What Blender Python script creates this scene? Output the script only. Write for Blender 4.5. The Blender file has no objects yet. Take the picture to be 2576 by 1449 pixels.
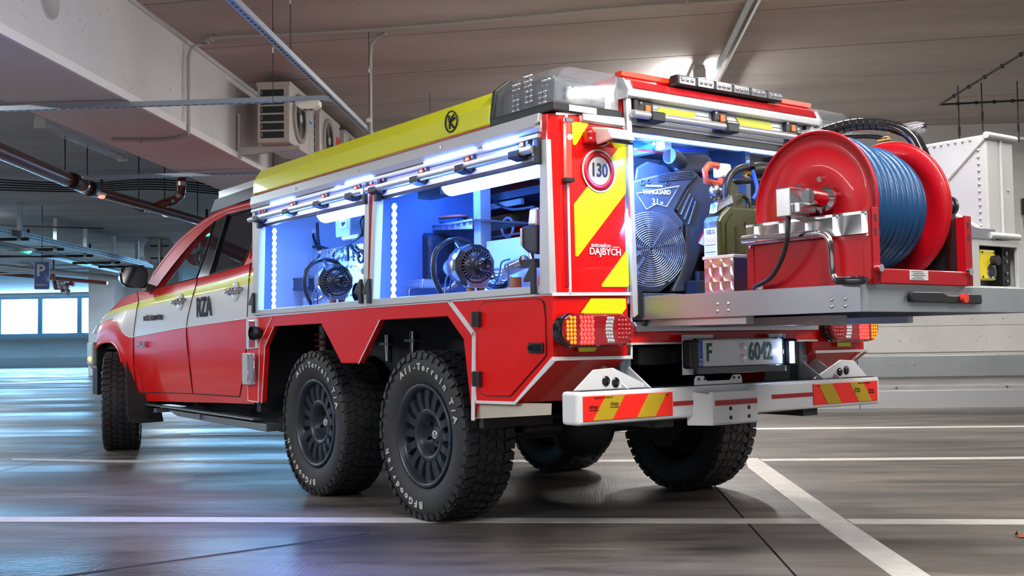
import bpy, bmesh, math, random
from mathutils import Vector, Matrix
random.seed(4)
pi = math.pi
S = bpy.context.scene
COL = S.collection
# ------------------------------------------------------------------ frames
# world = garage axes (x along the wall, y towards the wall); the truck is turned by -TH
TH = math.radians(50.4); cT, sT = math.cos(TH), math.sin(TH)
CAMF, PITCH, ROLL, YAW = 2761.95, 0.048284, -0.015517, 0.943677
CAM = Vector((4.359171, -3.545752, 0.815446))
def W(p): return Vector((cT*p[0]+sT*p[1], -sT*p[0]+cT*p[1], p[2]))
_F = Vector((-math.sin(YAW)*math.cos(PITCH), math.cos(YAW)*math.cos(PITCH), math.sin(PITCH)))
_R = _F.cross(Vector((0,0,1))).normalized(); _U = _R.cross(_F)
_R2 = math.cos(ROLL)*_R+math.sin(ROLL)*_U; _U2 = -math.sin(ROLL)*_R+math.cos(ROLL)*_U
def un(px, py, ax, v):      # where the sight line through a photo pixel meets the plane axis=v (truck axes)
    d = _F+_R2*((px-1288)/CAMF)-_U2*((py-724.5)/CAMF)
    return CAM+d*((v-CAM[ax])/d[ax])
def YP(px, py, y): return un(px, py, 1, y)
def XP(px, py, x): return un(px, py, 0, x)
def gun(px, py, ax, v):     # the same in garage axes
    d = W(_F+_R2*((px-1288)/CAMF)-_U2*((py-724.5)/CAMF)); c = W(CAM)
    return c+d*((v-c[ax])/d[ax])
# ------------------------------------------------------------------ camera, world, lights
cd = bpy.data.cameras.new('camera'); cam = bpy.data.objects.new('camera', cd); COL.objects.link(cam)
cd.sensor_width = 36; cd.lens = CAMF/2576*36; cd.clip_end = 300; cd.clip_start = 0.05
m = Matrix.Identity(4)
for i, v in enumerate((W(_R2), W(_U2), -W(_F))):
    m[0][i], m[1][i], m[2][i] = v
m.translation = W(CAM); cam.matrix_world = m
S.camera = cam
vs = S.view_settings
vs.view_transform = 'Standard'; vs.look = 'None'; vs.gamma = 1; vs.use_curve_mapping = False; vs.exposure = 0.0
w = bpy.data.worlds.new('world'); S.world = w; w.use_nodes = True
bg = w.node_tree.nodes['Background']; bg.inputs[0].default_value = (0.78, 0.80, 0.86, 1); bg.inputs[1].default_value = .45
def area(name, loc, rot, sx, sy, power, col, spread=None):
    l = bpy.data.lights.new(name, 'AREA'); l.shape = 'RECTANGLE'; l.size = sx; l.size_y = sy
    l.energy = power; l.color = col
    if spread: l.spread = math.radians(spread)
    o = bpy.data.objects.new(name, l); COL.objects.link(o); o.location = loc; o.rotation_euler = rot
    return o
WARM = (1, .93, .86); COOL = (.72, .86, 1); BLUE = (.06, .22, 1)
# unseen fill lights added under the ceiling, except the lit batten's own
area('ceiling_lamp_and_fill', (1.1, -3.2, 3.0), (0,0,0), .35, 3.0, 75, WARM)
area('ceiling_lamp_and_fill', (1.1, .4, 3.0), (0,0,0), .3, 1.5, 60, WARM)
area('ceiling_lamp_and_fill', (1.07, 4.5, 3.0), (0,0,0), .1, 1.5, 110, (1,.98,.95))
area('ceiling_lamp_and_fill', (-7.5, -3.5, 3.0), (0,0,0), .35, 3.0, 600, (.97,.97,1))
area('ceiling_lamp_and_fill', (-7.5, 4.5, 3.0), (0,0,0), .35, 1.5, 170, COOL)
area('ceiling_lamp_and_fill', (-17.0, 18.0, 3.0), (0,0,0), .35, 4.5, 420, COOL)
area('ceiling_lamp_and_fill', (-10.5, 22.0, 3.0), (0,0,0), .4, 1.5, 420, (.6,.8,1))
area('ceiling_lamp_and_fill', (5.6, -1.0, 3.0), (0,0,0), .35, 3.0, 40, WARM)
area('ceiling_lamp_and_fill', (-2.5, -5.0, 3.0), (0,0,0), 3.0, .35, 150, (.9,.95,1))
area('ceiling_lamp_and_fill', (5.2, 4.2, 3.0), (0,0,0), .35, 2.0, 60, WARM)
area('ceiling_lamp_and_fill', (-10.5, 12.0, 3.0), (0,0,0), .4, 1.5, 220, COOL)
# daylight through the far window band
area('window_daylight', (-24, 39.6, 2.2), (math.radians(-90), 0, 0), 46, 1.5, 4200, (.20, .55, 1))
# ------------------------------------------------------------------ materials
MATS = {}
def nodes(name):
    mt = bpy.data.materials.new(name); mt.use_nodes = True
    nt = mt.node_tree; return mt, nt, nt.nodes['Principled BSDF']
def M(name, col, rough=.5, metal=0., coat=0., emit=None, es=0., bump=0., bscale=60., var=0., alpha=1., trans=0., spec=None):
    if name in MATS: return MATS[name]
    mt, nt, b = nodes(name)
    b.inputs['Base Color'].default_value = (*col, 1); b.inputs['Roughness'].default_value = rough
    b.inputs['Metallic'].default_value = metal; b.inputs['Coat Weight'].default_value = coat
    b.inputs['Coat Roughness'].default_value = .04
    if spec is not None: b.inputs['Specular IOR Level'].default_value = spec
    if emit: b.inputs['Emission Color'].default_value = (*emit, 1); b.inputs['Emission Strength'].default_value = es
    if alpha < 1: b.inputs['Alpha'].default_value = alpha
    if trans: b.inputs['Transmission Weight'].default_value = trans
    if bump or var:
        tc = nt.nodes.new('ShaderNodeTexCoord'); nz = nt.nodes.new('ShaderNodeTexNoise')
        nz.inputs['Scale'].default_value = bscale; nz.inputs['Detail'].default_value = 5
        nt.links.new(tc.outputs['Object'], nz.inputs['Vector'])
        if bump:
            bp = nt.nodes.new('ShaderNodeBump'); bp.inputs['Strength'].default_value = bump; bp.inputs['Distance'].default_value = .01
            nt.links.new(nz.outputs['Fac'], bp.inputs['Height']); nt.links.new(bp.outputs['Normal'], b.inputs['Normal'])
        if var:
            mx = nt.nodes.new('ShaderNodeMix'); mx.data_type = 'RGBA'
            mx.inputs['A'].default_value = (*[c*(1-var) for c in col], 1); mx.inputs['B'].default_value = (*[min(1, c*(1+var)) for c in col], 1)
            n2 = nt.nodes.new('ShaderNodeTexNoise'); n2.inputs['Scale'].default_value = bscale*.07; n2.inputs['Detail'].default_value = 8
            nt.links.new(tc.outputs['Object'], n2.inputs['Vector'])
            nt.links.new(n2.outputs['Fac'], mx.inputs['Factor']); nt.links.new(mx.outputs['Result'], b.inputs['Base Color'])
    MATS[name] = mt
    return mt
RED = M('red paint', (.80, .006, .004), .32, coat=.45, spec=.3)
REDD = M('red powder coat', (.38, .002, .008), .36, coat=.12, spec=.3, bump=.06, bscale=400)
WHT = M('white paint', (.78, .79, .80), .3, coat=.6)
ALU = M('anodised aluminium', (.72, .74, .76), .36, metal=.75)
ALUW = M('satin aluminium frame', (.62, .64, .66), .4, metal=.35)
STL = M('brushed steel', (.62, .62, .63), .28, metal=1.)
CHR = M('chrome', (.85, .86, .88), .08, metal=1.)
GALV = M('galvanised steel', (.42, .46, .48), .42, metal=.7, var=.15, bscale=90)
YEL = M('yellow reflective film', (.80, .83, .0), .38, coat=.4)
BLK = M('black plastic', (.012, .013, .015), .42)
BLKG = M('black gloss', (.008, .008, .010), .12, coat=1.)
RUB = M('tyre rubber', (.022, .022, .024), .62, bump=.15, bscale=260)
RIM = M('dark satin rim', (.030, .040, .050), .34, metal=.35)
DRK = M('black chassis', (.010, .011, .013), .55, bump=.1)
GLS = M('tinted glass', (.02,.05,.06), .03, coat=.6, alpha=.22)
DGL = M('dark rear glass', (.006, .01, .02), .03, coat=1., alpha=.86)
ORG = M('orange button', (.95, .16, .01), .4)
GRY = M('grey cabinet paint', (.50, .51, .50), .42, bump=.03)
BEI = M('bare beige skirt', (.55, .50, .40), .55, var=.25, bscale=60, bump=.08)
LGR = M('light grey panel', (.50, .55, .64), .42, metal=.2)
CLR = M('clear lens', (.55, .58, .62), .05, alpha=.32, coat=1.)
LED = M('white LED', (1, 1, 1), .3, emit=(.16, .32, 1), es=26.)
LEDD = M('diffuser and drum glow', (.8, .85, 1), .3, emit=(.24, .42, 1), es=4.2)
TUBE = M('lit tube', (1, 1, 1), .3, emit=(1, .99, .97), es=100.)
def engine_turned(name, cell, axes):
    # overlapping spin-polished discs: real anisotropic brushing around each disc centre
    mt, nt, b = nodes(name); N = nt.nodes.new; L = nt.links.new
    b.inputs['Base Color'].default_value = (.56, .57, .59, 1); b.inputs['Metallic'].default_value = 1
    b.inputs['Roughness'].default_value = .26; b.inputs['Anisotropic'].default_value = .97
    tc = N('ShaderNodeTexCoord'); sp = N('ShaderNodeSeparateXYZ'); L(tc.outputs['Object'], sp.inputs[0])
    def mth(op, a, c=None):
        n = N('ShaderNodeMath'); n.operation = op
        for i, q in enumerate((a, c)):
            if q is None: continue
            if isinstance(q, (int, float)): n.inputs[i].default_value = q
            else: L(q, n.inputs[i])
        return n.outputs[0]
    loc = []
    for a in axes:
        f = mth('FRACT', mth('MULTIPLY', sp.outputs[a], 1/cell)); loc.append(mth('SUBTRACT', f, .32))
    cb = N('ShaderNodeCombineXYZ'); L(mth('MULTIPLY', loc[1], -1), cb.inputs[axes[0]]); L(loc[0], cb.inputs[axes[1]])
    vt = N('ShaderNodeVectorTransform'); vt.vector_type = 'VECTOR'; vt.convert_from = 'OBJECT'; vt.convert_to = 'WORLD'
    L(cb.outputs[0], vt.inputs[0]); L(vt.outputs[0], b.inputs['Tangent'])
    MATS[name] = mt; return mt
SWXZ = engine_turned('engine turned aluminium side', .055, (0, 2))
SWYZ = engine_turned('engine turned aluminium end', .055, (1, 2))
SWBIG = engine_turned('engine turned aluminium large', .115, (0, 2))
def concrete(name, c1, c2, rough=.7, scale=1.2, speck=0., stretch=(1,1,1), glossy=None):
    mt, nt, b = nodes(name); N = nt.nodes.new; L = nt.links.new
    tc = N('ShaderNodeTexCoord'); mp = N('ShaderNodeMapping'); mp.inputs['Scale'].default_value = stretch
    L(tc.outputs['Object'], mp.inputs[0])
    n1 = N('ShaderNodeTexNoise'); n1.inputs['Scale'].default_value = scale; n1.inputs['Detail'].default_value = 9; n1.inputs['Roughness'].default_value = .62
    L(mp.outputs[0], n1.inputs['Vector'])
    cr = N('ShaderNodeValToRGB'); cr.color_ramp.elements[0].position = .34; cr.color_ramp.elements[1].position = .66
    cr.color_ramp.elements[0].color = (*c1, 1); cr.color_ramp.elements[1].color = (*c2, 1)
    L(n1.outputs['Fac'], cr.inputs[0]); out = cr.outputs[0]
    if speck:
        v = N('ShaderNodeTexVoronoi'); v.inputs['Scale'].default_value = 9; L(tc.outputs['Object'], v.inputs['Vector'])
        n3 = N('ShaderNodeTexNoise'); n3.inputs['Scale'].default_value = 26; n3.inputs['Detail'].default_value = 2; L(tc.outputs['Object'], n3.inputs['Vector'])
        c3 = N('ShaderNodeValToRGB'); c3.color_ramp.elements[0].position = .69; c3.color_ramp.elements[1].position = .73
        c3.color_ramp.elements[0].color = (0,0,0,1); c3.color_ramp.elements[1].color = (speck,speck,speck,1)
        L(n3.outputs['Fac'], c3.inputs[0])
        mx = N('ShaderNodeMix'); mx.data_type = 'RGBA'; L(c3.outputs[0], mx.inputs['Factor']); L(out, mx.inputs['A'])
        mx.inputs['B'].default_value = (*[q*.35 for q in c1], 1); out = mx.outputs['Result']
    L(out, b.inputs['Base Color'])
    b.inputs['Roughness'].default_value = rough
    bp = N('ShaderNodeBump'); bp.inputs['Strength'].default_value = .25; bp.inputs['Distance'].default_value = .01
    n2 = N('ShaderNodeTexNoise'); n2.inputs['Scale'].default_value = 40; n2.inputs['Detail'].default_value = 4; L(mp.outputs[0], n2.inputs['Vector'])
    L(n2.outputs['Fac'], bp.inputs['Height']); L(bp.outputs[0], b.inputs['Normal'])
    if glossy:
        g = N('ShaderNodeMapRange'); g.inputs['From Min'].default_value = .38; g.inputs['From Max'].default_value = .62
        g.inputs['To Min'].default_value = glossy[0]; g.inputs['To Max'].default_value = glossy[1]
        n4 = N('ShaderNodeTexNoise'); n4.inputs['Scale'].default_value = .55; n4.inputs['Detail'].default_value = 7
        L(mp.outputs[0], n4.inputs['Vector']); L(n4.outputs['Fac'], g.inputs['Value']); L(g.outputs[0], b.inputs['Roughness'])
        st = N('ShaderNodeTexNoise'); st.inputs['Scale'].default_value = 2.6; st.inputs['Detail'].default_value = 12; st.inputs['Roughness'].default_value = .7
        st.inputs['Distortion'].default_value = .6
        ms = N('ShaderNodeMapping'); ms.inputs['Scale'].default_value = (.35, 2.2, 1); ms.inputs['Rotation'].default_value = (0,0,-.05); L(tc.outputs['Object'], ms.inputs[0]); L(ms.outputs[0], st.inputs['Vector'])
        sr = N('ShaderNodeValToRGB'); sr.color_ramp.elements[0].position = .36; sr.color_ramp.elements[1].position = .56
        sr.color_ramp.elements[0].color = (.34,.33,.33,1); sr.color_ramp.elements[1].color = (1.0,1.0,1.0,1); L(st.outputs['Fac'], sr.inputs[0])
        mm = N('ShaderNodeMix'); mm.data_type = 'RGBA'; mm.blend_type = 'MULTIPLY'; mm.inputs['Factor'].default_value = 1.
        L(out, mm.inputs['A']); L(sr.outputs[0], mm.inputs['B']); L(mm.outputs['Result'], b.inputs['Base Color'])
        # brushed broom lines
        wv = N('ShaderNodeTexNoise'); wv.inputs['Scale'].default_value = 1; wv.inputs['Detail'].default_value = 3
        m2 = N('ShaderNodeMapping'); m2.inputs['Scale'].default_value = (130, 3, 1); m2.inputs['Rotation'].default_value = (0,0,.12)
        L(tc.outputs['Object'], m2.inputs[0]); L(m2.outputs[0], wv.inputs['Vector'])
        b2 = N('ShaderNodeBump'); b2.inputs['Strength'].default_value = .22; b2.inputs['Distance'].default_value = .006
        L(wv.outputs['Fac'], b2.inputs['Height']); L(bp.outputs[0], b2.inputs['Normal']); L(b2.outputs[0], b.inputs['Normal'])
    MATS[name] = mt; return mt
FLR = concrete('floor concrete', (.045, .041, .038), (.23, .20, .175), .4, .75, .6, (.40, 1.7, 1), (.28, .6))
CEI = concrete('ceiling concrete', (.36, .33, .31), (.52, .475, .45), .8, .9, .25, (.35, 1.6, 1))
WAL = concrete('wall concrete', (.56, .56, .55), (.66, .66, .65), .8, 1.1, .45)
BEAMM = concrete('painted concrete', (.60, .61, .62), (.70, .71, .72), .75, 1.3, .55)
PNT = concrete('road marking paint', (.52, .51, .48), (.66, .65, .62), .5, 9, .3)
# ------------------------------------------------------------------ mesh builder
class MB:
    def __init__(s): s.v = []; s.f = []; s.mi = []; s.sm = []; s.mats = []
    def _m(s, m):
        if m not in s.mats: s.mats.append(m)
        return s.mats.index(m)
    def add(s, vs, fs, m, smooth=False):
        b = len(s.v); k = s._m(m)
        s.v += [Vector(q) for q in vs]
        for f in fs: s.f.append([b+i for i in f]); s.mi.append(k); s.sm.append(smooth)
        return s
    def box(s, a, b, m):
        x0,y0,z0 = [min(p,q) for p,q in zip(a,b)]; x1,y1,z1 = [max(p,q) for p,q in zip(a,b)]
        return s.add([(x0,y0,z0),(x1,y0,z0),(x1,y1,z0),(x0,y1,z0),(x0,y0,z1),(x1,y0,z1),(x1,y1,z1),(x0,y1,z1)],
            [(0,3,2,1),(4,5,6,7),(0,1,5,4),(1,2,6,5),(2,3,7,6),(3,0,4,7)], m)
    def obox(s, c, r, u, n, w, h, d, m):   # oriented box, centre c
        c, r, u, n = Vector(c), Vector(r).normalized()*w/2, Vector(u).normalized()*h/2, Vector(n).normalized()*d/2
        vs = [c+r*i+u*j+n*k for k in (-1,1) for i,j in ((-1,-1),(1,-1),(1,1),(-1,1))]
        return s.add(vs, [(0,3,2,1),(4,5,6,7),(0,1,5,4),(1,2,6,5),(2,3,7,6),(3,0,4,7)], m)
    def prism(s, pts, off, m):             # polygon of 3-D points pushed along off
        pts = [Vector(p) for p in pts]; off = Vector(off); n = len(pts)
        fs = [tuple(range(n))[::-1], tuple(range(n, 2*n))]+[(i, (i+1)%n, n+(i+1)%n, n+i) for i in range(n)]
        return s.add(pts+[p+off for p in pts], fs, m)
    def cyl(s, a, b, r, m, n=16, r2=None, cap=True, smooth=True):
        a, b = Vector(a), Vector(b); r2 = r if r2 is None else r2
        d = (b-a).normalized(); q = d.orthogonal().normalized(); t = d.cross(q)
        vs = []; 
        for c, rr in ((a, r), (b, r2)):
            for i in range(n):
                an = 2*pi*i/n; vs.append(c+(q*math.cos(an)+t*math.sin(an))*rr)
        s.add(vs, [(i, (i+1)%n, n+(i+1)%n, n+i) for i in range(n)], m, smooth)
        if cap:
            s.add(vs[:n], [tuple(range(n))[::-1]], m); s.add(vs[n:], [tuple(range(n))], m)
        return s
    def tube(s, pts, r, m, n=8, closed=False):
        pts = [Vector(p) for p in pts]; N = len(pts); rings = []; q = None
        for i, p in enumerate(pts):
            a = pts[i-1] if (i > 0 or closed) else p; b = pts[(i+1)%N] if (i < N-1 or closed) else p
            d = (b-a).normalized()
            q = d.orthogonal().normalized() if q is None else (q-d*q.dot(d)).normalized()
            t = d.cross(q); rr = r[i] if isinstance(r, (list, tuple)) else r
            rings.append([p+(q*math.cos(2*pi*k/n)+t*math.sin(2*pi*k/n))*rr for k in range(n)])
        vs = [v for R in rings for v in R]; fs = []
        for i in range(N-1+closed):
            j = (i+1)%N
            for k in range(n): fs.append((i*n+k, i*n+(k+1)%n, j*n+(k+1)%n, j*n+k))
        s.add(vs, fs, m, True)
        if not closed: s.add(rings[0], [tuple(range(n))[::-1]], m); s.add(rings[-1], [tuple(range(n))], m)
        return s
    def lathe(s, prof, o, ax, m, n=32, smooth=True, a0=0, a1=2*pi, closed=False):   # prof: (radius, along axis)
        o, ax = Vector(o), Vector(ax).normalized(); q = ax.orthogonal().normalized()
        if abs(ax.y) > .9: q = Vector((1,0,0))
        t = ax.cross(q); full = abs(a1-a0-2*pi) < 1e-6; K = n if full else n+1
        vs = []
        for r, h in prof:
            for i in range(K):
                an = a0+(a1-a0)*i/n; vs.append(o+ax*h+(q*math.cos(an)+t*math.sin(an))*r)
        fs = []; P = len(prof)
        for j in range(P if closed else P-1):
            jj = (j+1) % P
            for i in range(n):
                k = (i+1)%K; fs.append((j*K+i, jj*K+i, jj*K+k, j*K+k))
        return s.add(vs, fs, m, smooth)
    def grid(s, rows, m, smooth=True, mats=None):
        n = len(rows[0]); vs = [p for r in rows for p in r]
        for j in range(len(rows)-1):
            pass
        b = len(s.v); s.v += [Vector(q) for q in vs]
        for j in range(len(rows)-1):
            k = s._m(mats[j] if mats else m)
            for i in range(n-1):
                s.f.append([b+j*n+i, b+j*n+i+1, b+(j+1)*n+i+1, b+(j+1)*n+i]); s.mi.append(k); s.sm.append(smooth)
        return s
    def sphere(s, c, r, m, n=12, sc=(1,1,1)):
        prof = [(max(1e-4, math.sin(pi*i/(n//2))), -math.cos(pi*i/(n//2))) for i in range(n//2+1)]
        t = MB(); t.lathe(prof, (0,0,0), (0,0,1), m, n)
        return s.add([Vector(c)+Vector((v.x*r*sc[0], v.y*r*sc[1], v.z*r*sc[2])) for v in t.v], t.f, m, True)
    def text(s, txt, o, r, u, size, m, d=.002, bold=0., sx=1., align='CENTER'):
        vs, fs = text_geo(txt, bold, align)
        o, r, u = Vector(o), Vector(r).normalized(), Vector(u).normalized(); n = r.cross(u)
        return s.add([o+r*(v[0]*size*sx)+u*(v[1]*size)+n*(v[2]*d) for v in vs], fs, m)
    def xf(s, mat):
        s.v = [mat @ v for v in s.v]; return s
_tc = {}
def text_geo(txt, bold, align):
    key = (txt, bold, align)
    if key in _tc: return _tc[key]
    c = bpy.data.curves.new('t', 'FONT'); c.body = txt; c.size = 1.; c.offset = bold; c.align_x = align; c.align_y = 'CENTER'
    c.extrude = .5; c.resolution_u = 3
    o = bpy.data.objects.new('t', c); COL.objects.link(o)
    dg = bpy.context.evaluated_depsgraph_get(); me = o.evaluated_get(dg).to_mesh()
    r = ([tuple(v.co) for v in me.vertices], [tuple(p.vertices) for p in me.polygons])
    o.evaluated_get(dg).to_mesh_clear(); bpy.data.objects.remove(o); bpy.data.curves.remove(c)
    _tc[key] = r; return r
BASE = {}
def thing(name, label, cat, base=(0,0,0), frame='g', group=None, kind=None):
    o = bpy.data.objects.new(name, None); COL.objects.link(o); o.empty_display_size = .1
    base = Vector(base)
    o.location = W(base) if frame == 't' else base
    if frame == 't': o.rotation_euler = (0, 0, -TH)
    o['label'] = label; o['category'] = cat
    if group: o['group'] = group
    if kind: o['kind'] = kind
    BASE[o.name] = base
    return o
def mesh_of(name, mb, base):
    me = bpy.data.meshes.new(name); me.from_pydata([tuple(v-base) for v in mb.v], [], mb.f)
    for q in mb.mats: me.materials.append(q)
    me.polygons.foreach_set('material_index', mb.mi); me.polygons.foreach_set('use_smooth', mb.sm)
    bm = bmesh.new(); bm.from_mesh(me); bmesh.ops.recalc_face_normals(bm, faces=bm.faces); bm.to_mesh(me); bm.free()
    me.update(); return me
def part(name, mb, parent, label=None, bevel=0., seg=2, kind=None):
    base = BASE[parent.name]
    o = bpy.data.objects.new(name, mesh_of(name, mb, base)); COL.objects.link(o); o.parent = parent
    BASE[o.name] = base
    if label: o['label'] = label
    if kind: o['kind'] = kind
    if bevel: bev(o, bevel, seg)
    return o
def bev(o, wd, seg=2):
    b = o.modifiers.new('bevel', 'BEVEL'); b.width = wd; b.segments = seg; b.limit_method = 'ANGLE'; b.angle_limit = math.radians(35)
    b.harden_normals = False
def solo(name, mb, label, cat, base, frame='g', group=None, bevel=0., kind=None):
    base = Vector(base)
    o = bpy.data.objects.new(name, mesh_of(name, mb, base)); COL.objects.link(o)
    o.location = W(base) if frame == 't' else base
    if frame == 't': o.rotation_euler = (0, 0, -TH)
    if label: o['label'] = label
    if cat: o['category'] = cat
    if group: o['group'] = group
    if kind: o['kind'] = kind
    if bevel: bev(o, bevel)
    BASE[o.name] = base
    return o
def struct(name, mb, bevel=0., base=(0,0,0)): return solo(name, mb, None, None, base, kind='structure', bevel=bevel)
def clone(o, delta=(0,0,0), label=None, group=None, rot=None):   # copies a thing with its parts and sub-parts
    r = o.copy(); COL.objects.link(r); r.location = o.location+Vector(delta)
    if label: r['label'] = label
    if group: r['group'] = group
    BASE[r.name] = BASE[o.name]
    for c in o.children:
        c2 = c.copy(); COL.objects.link(c2); c2.parent = r
        for d in c.children:
            d2 = d.copy(); COL.objects.link(d2); d2.parent = c2
    return r
def arc(c, r, a0, a1, n, e1, e2):
    c, e1, e2 = Vector(c), Vector(e1), Vector(e2)
    return [c+(e1*math.cos(a0+(a1-a0)*i/n)+e2*math.sin(a0+(a1-a0)*i/n))*r for i in range(n+1)]
def rrect(w, h, r, n=4):
    o = []
    for cx, cy, a in ((w/2-r, h/2-r, 0), (-w/2+r, h/2-r, pi/2), (-w/2+r, -h/2+r, pi), (w/2-r, -h/2+r, 1.5*pi)):
        for i in range(n+1): o.append((cx+r*math.cos(a+pi/2*i/n), cy+r*math.sin(a+pi/2*i/n)))
    return o
def smoothpath(pts, n=6):     # Catmull-Rom
    pts = [Vector(p) for p in pts]; P = [pts[0]]+pts+[pts[-1]]; out = []
    for i in range(1, len(P)-2):
        a, b, c, d = P[i-1:i+3]
        for k in range(n):
            t = k/n; out.append(.5*((2*b)+(c-a)*t+(2*a-5*b+4*c-d)*t*t+(3*b-a-3*c+d)*t**3))
    return out+[pts[-1]]
# ================================================================== THE PARKING DECK
H = 3.18
FZ = lambda px, py, z=0.: gun(px, py, 2, z)
# floor of poured slabs with joints, painted lines as thin coats on top
mb = MB().box((-48,-14,-.30), (14,46,-.03), DRK)
floor = struct('floor', mb)
xs = [-48,-40,-32,-26,-21,-16.9,-12.5,-8.3,-3.86,.755,5.4,10,14]; ys = [-14,-8.5,-3.4,4.72,11,18,25,32,39,46]
for i in range(len(xs)-1):
    for j in range(len(ys)-1):
        part('slab', MB().box((xs[i]+.005, ys[j]+.005, -.2), (xs[i+1]-.005, ys[j+1]-.005, 0), FLR), floor)
def floor_quad(name, pxs, label=None):
    part(name, MB().prism([FZ(*q) for q in pxs], (0,0,.0018), PNT), floor, label)
floor_quad('painted_line', [(-300,1299.5),(1576,1304.5),(2044,1305.5),(2060,1318),(1576,1316),(-300,1312)])
floor_quad('painted_line', [(2129,1306),(2900,1308),(2900,1321),(2147,1319)])
floor_quad('painted_line', [(31,1154.5),(140,1154),(251,1157.5),(715,1159.8),(1576,1156.7),(1874,1155.3),(1878,1161.2),(1576,1162),(715,1165),(251,1162.5),(31,1157.5)])
floor_quad('painted_line', [(1912,1154.8),(2900,1146.5),(2900,1151.8),(1918,1160.5)])
floor_quad('painted_line', [(480,1092),(1200,1087),(1905,1077),(2900,1068),(2900,1071.5),(1905,1081),(1200,1090.5),(480,1095)])
floor_quad('painted_line', [(1876,1153),(1906,1153),(2145,1320),(2340,1449),(2560,1600),(2440,1600),(2243,1449),(2062,1318),(1881,1176)], 'broad diagonal white bay line')
floor_quad('painted_line', [(-200,953),(0,954.5),(134,959.5),(134,962),(0,957),(-200,956)])
floor_quad('painted_line', [(-200,930),(0,933),(222,946),(222,948),(0,935),(-200,932)])
# thin saw cut wandering away to the lower left
part('saw_cut', MB().prism([FZ(*q) for q in [(140,1450),(560,1392),(930,1341),(931,1342.3),(560,1394),(144,1452)]], (0,0,.0012), DRK), floor)
# ceiling of precast planks
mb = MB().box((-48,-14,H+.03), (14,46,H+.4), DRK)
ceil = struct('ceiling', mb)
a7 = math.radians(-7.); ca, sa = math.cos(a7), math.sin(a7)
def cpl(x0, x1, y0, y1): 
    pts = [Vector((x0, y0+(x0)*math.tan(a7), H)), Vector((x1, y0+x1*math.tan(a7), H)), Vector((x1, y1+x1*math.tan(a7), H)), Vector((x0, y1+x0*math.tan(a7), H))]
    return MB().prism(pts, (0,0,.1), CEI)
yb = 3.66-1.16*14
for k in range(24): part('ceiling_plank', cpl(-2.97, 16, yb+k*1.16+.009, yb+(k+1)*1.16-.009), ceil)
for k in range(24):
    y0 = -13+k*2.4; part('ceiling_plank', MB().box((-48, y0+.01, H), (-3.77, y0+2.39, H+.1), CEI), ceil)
HY = gun(124,1,0,-2.97).y; HZ = gun(124,1,0,-2.97).z; print('hole', HY, HZ)
# big concrete beam with a sleeve hole
mb = MB().box((-3.77,-8,2.46), (-2.97,7.0,H+.02), BEAMM)
beam = struct('trim_1', mb, bevel=.012)
cut = bpy.data.objects.new('cut', mesh_of('cut', MB().cyl((-3.4,HY,HZ), (-2.9,HY,HZ), .105, DRK, 28), Vector((0,0,0)))); COL.objects.link(cut)
bo = beam.modifiers.new('b', 'BOOLEAN'); bo.object = cut; bo.operation = 'DIFFERENCE'; bo.solver = 'EXACT'
dg = bpy.context.evaluated_depsgraph_get(); me = bpy.data.meshes.new_from_object(beam.evaluated_get(dg)); beam.modifiers.clear(); beam.data = me
bpy.data.objects.remove(cut)
part('sleeve', MB().lathe([(.100,0),(.110,0),(.110,.3),(.100,.3)], (-3.262,HY,HZ), (1,0,0), GRY, 28, closed=True), beam, 'round pipe sleeve cast into the beam')
part('edge_strip', MB().box((-2.975,-8,2.455), (-2.945,6.98,2.51), M('edge strip white',(.80,.81,.82),.6)), beam)
part('edge_strip', MB().box((-2.985,-8,H-.035), (-2.955,6.98,H), BEAMM), beam)
# wall at the right with bump rails
mb = MB().box((-2.97,7.0,0), (13,7.35,H), WAL)
wall = struct('wall_right', mb)
for x0, x1, z0, z1, y in ((-2.9,6.0,.62,.90,6.985),(6.02,13,.62,.9,6.985),(-2.9,13,.915,2.0,6.99)):
    part('wall_panel', MB().box((x0,y,z0), (x1,7.0,z1), WAL), wall)
for x0 in (-2.9,.1,3.1,6.1,9.1):
    g = part('guard_rail', MB().box((x0+.003,6.90,.345), (x0+2.997,6.95,.585), GALV).box((x0+.003,6.95,.40), (x0+2.997,7.0,.53), DRK), wall, bevel=.008)
    k = part('kick_plate', MB().prism([(x0+.003,6.84,0),(x0+.003,6.84,.20),(x0+.003,6.88,.235),(x0+.003,7.0,.235),(x0+.003,7.0,0)], (2.994,0,0), ALU), wall, bevel=.004)
    for q in (.4,.62,1.9,2.12): part('bolt', MB().cyl((x0+q,6.90,.49), (x0+q,6.885,.49), .012, STL, 10), g)
    for q in (.4,1.6,2.8): part('bolt', MB().cyl((x0+q,6.86,.22), (x0+q,6.855,.235), .014, STL, 10), k)
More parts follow.
